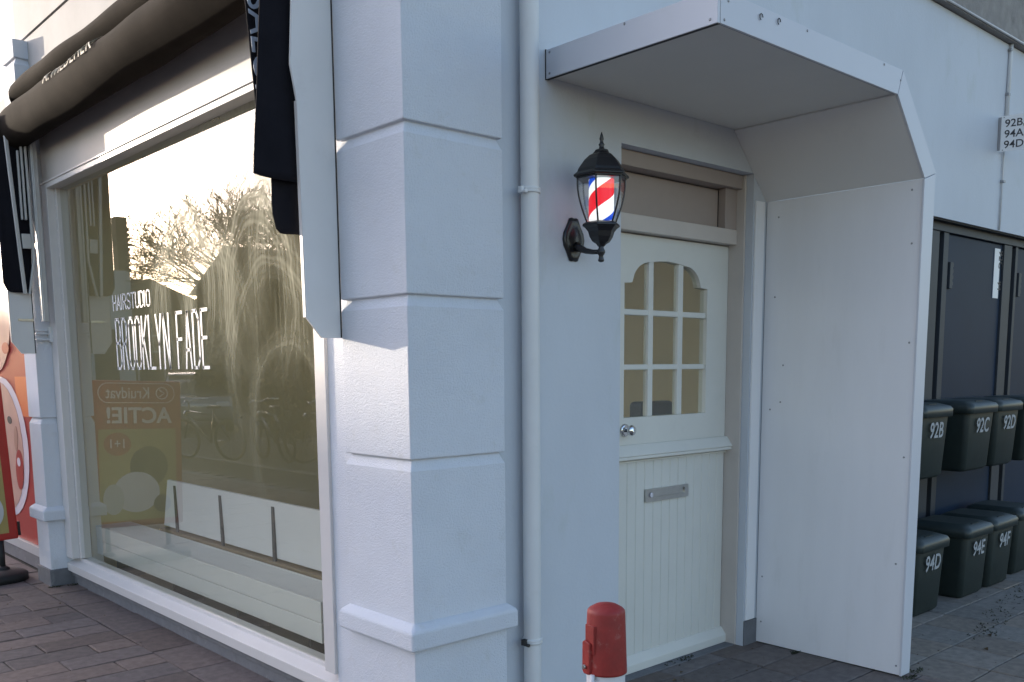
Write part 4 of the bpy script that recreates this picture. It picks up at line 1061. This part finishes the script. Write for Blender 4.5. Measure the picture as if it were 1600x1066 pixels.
car(-6.2, 24.0, R(112), M_CARD, 'silver car reflected just below the word FADE')
car(-8.4, 17.0, R(112), M_CARB, 'dark car reflected at the near end of the reflected street')

def bicycle(x, y, rz, label):
    t = thing('bicycle', (0, 0, 0), label, 'bicycle', 'bicycles parked across the pavement')
    for xx in (-.52, .52):
        mb = MB(); mb.lathe([(.315, -.018), (.345, -.018), (.350, 0), (.345, .018), (.315, .018)], (xx, 0, .35), 30, axis='y', caps=False); wh = mb.build('wheel', M_TYRE, t)
        mb = MB()
        for k in range(12): a = 2*PI*k/12; mb.tube([(xx, 0, .35), (xx+.32*math.cos(a), 0, .35+.32*math.sin(a))], .0025, 4)
        mb.build('spokes', M_STEEL, wh)
    mb = MB(); bbx = (-.08, 0, .30)
    for a, b_ in (((-.52, 0, .35), bbx), (bbx, (-.24, 0, .86)), ((-.52, 0, .35), (-.22, 0, .78)), (bbx, (.34, 0, .72)), ((-.22, 0, .76), (.33, 0, .82)), ((.33, 0, .84), (.52, 0, .35))): mb.tube([a, b_], .016, 8)
    mb.build('frame', M_CARB, t)
    mb = MB(); mb.box(-.37, -.12, -.06, .06, .88, .93); mb.build('saddle', M_COUNTER, t, bevel=.025)
    mb = MB(); mb.tube([(.33, 0, .84), (.32, 0, .98), (.28, -.12, 1.02), (.14, -.27, 1.0)], .011, 8); mb.tube([(.32, 0, .98), (.28, .12, 1.02), (.14, .27, 1.0)], .011, 8); mb.build('handlebar', M_CHROME, t)
    mb = MB(); mb.lathe([(.04, 0), (.045, .03), (.02, .06)], (.40, 0, .78), 12, axis='x'); mb.build('lamp', M_CHROME, t)
    t.location = (x, y, -.01); t.rotation_euler = (R(6), 0, rz); return t
bicycle(-2.6, 15.2, R(70), 'bicycle reflected below the silver car, leftmost in the glass')
bicycle(-3.3, 14.2, R(95), 'bicycle reflected in the middle of the dark lower glass')
bicycle(-3.6, 12.9, R(62), 'bicycle reflected nearest the right edge of the glass')
for i, (x, y) in enumerate(((-5.2, 15.6), (-5.8, 13.9), (-6.3, 12.3))):
    shrub('evergreen_shrub', x, y, 1.3, 1.2, 1.35, ['low dark shrub behind the leftmost reflected bicycle', 'low dark shrub behind the middle reflected bicycle', 'low dark shrub behind the bicycle nearest the glass edge'][i], 40+i, 1800)

# ================================================================== WEEDS AND LITTER
def weeds(name, spots, n_, label):
    rnd = random.Random(4); mb = MB()
    for (x, y, r_w) in spots:
        for _ in range(n_):
            a = rnd.uniform(0, 2*PI); rr_ = rnd.random()**.5*r_w; px, py = x+rr_*math.cos(a), y+rr_*.4*math.sin(a); h_ = rnd.uniform(.003, .013); b_ = rnd.uniform(0, 2*PI); w_ = rnd.uniform(.002, .006)
            c_ = Vector((math.cos(b_), math.sin(b_), 0)); s_ = c_.cross(Vector((0, 0, 1)))
            P0 = Vector((px, py, 0.0)); mb.bm.faces.new([mb.bm.verts.new(q_) for q_ in (P0-s_*w_, P0+s_*w_, P0+c_*h_*.9+s_*w_*.4+Vector((0, 0, h_)), P0+c_*h_*1.3+Vector((0, 0, h_*.6)))])
    o = mb.build(name, M_LEAF2); return tag(o, label, 'weeds', kind='stuff')
weeds('weeds', [(3.72, 2.875, .10), (3.80, 2.885, .06), (4.35, 1.96, .05), (4.47, 1.98, .05), (4.30, 2.55, .03), (5.35, 2.02, .16), (5.6, 2.06, .16), (5.9, 2.12, .2), (6.3, 2.2, .2), (6.7, 2.25, .2), (1.95, 6.93, .05), (2.06, 6.9, .04)], 34, 'small weeds growing in the joints by the door, porch panel and bins')
rnd = random.Random(11); mb = MB()
for _ in range(150):
    if rnd.random() < .5: px, py = rnd.uniform(4.5, 7.2), rnd.uniform(1.7, 2.4)
    elif rnd.random() < .5: px, py = rnd.uniform(3.3, 4.3), rnd.uniform(2.3, 2.85)
    else: px, py = rnd.uniform(1.2, 2.07), rnd.uniform(3.8, 7.2)
    s_ = rnd.uniform(.002, .008) if rnd.random() < .93 else rnd.uniform(.012, .022)
    a = rnd.uniform(0, PI); c_ = Vector((math.cos(a), math.sin(a), 0)); q_ = c_.cross(Vector((0, 0, 1))); P0 = Vector((px, py, .003))
    mb.bm.faces.new([mb.bm.verts.new(v_) for v_ in (P0+c_*s_, P0+q_*s_*.6+Vector((0, 0, s_*.6)), P0-c_*s_, P0-q_*s_*.6+Vector((0, 0, s_*.3)))])
tag(mb.build('litter', M_MOSS), 'small dry leaf crumbs and grit scattered on the paving', 'litter', kind='stuff')
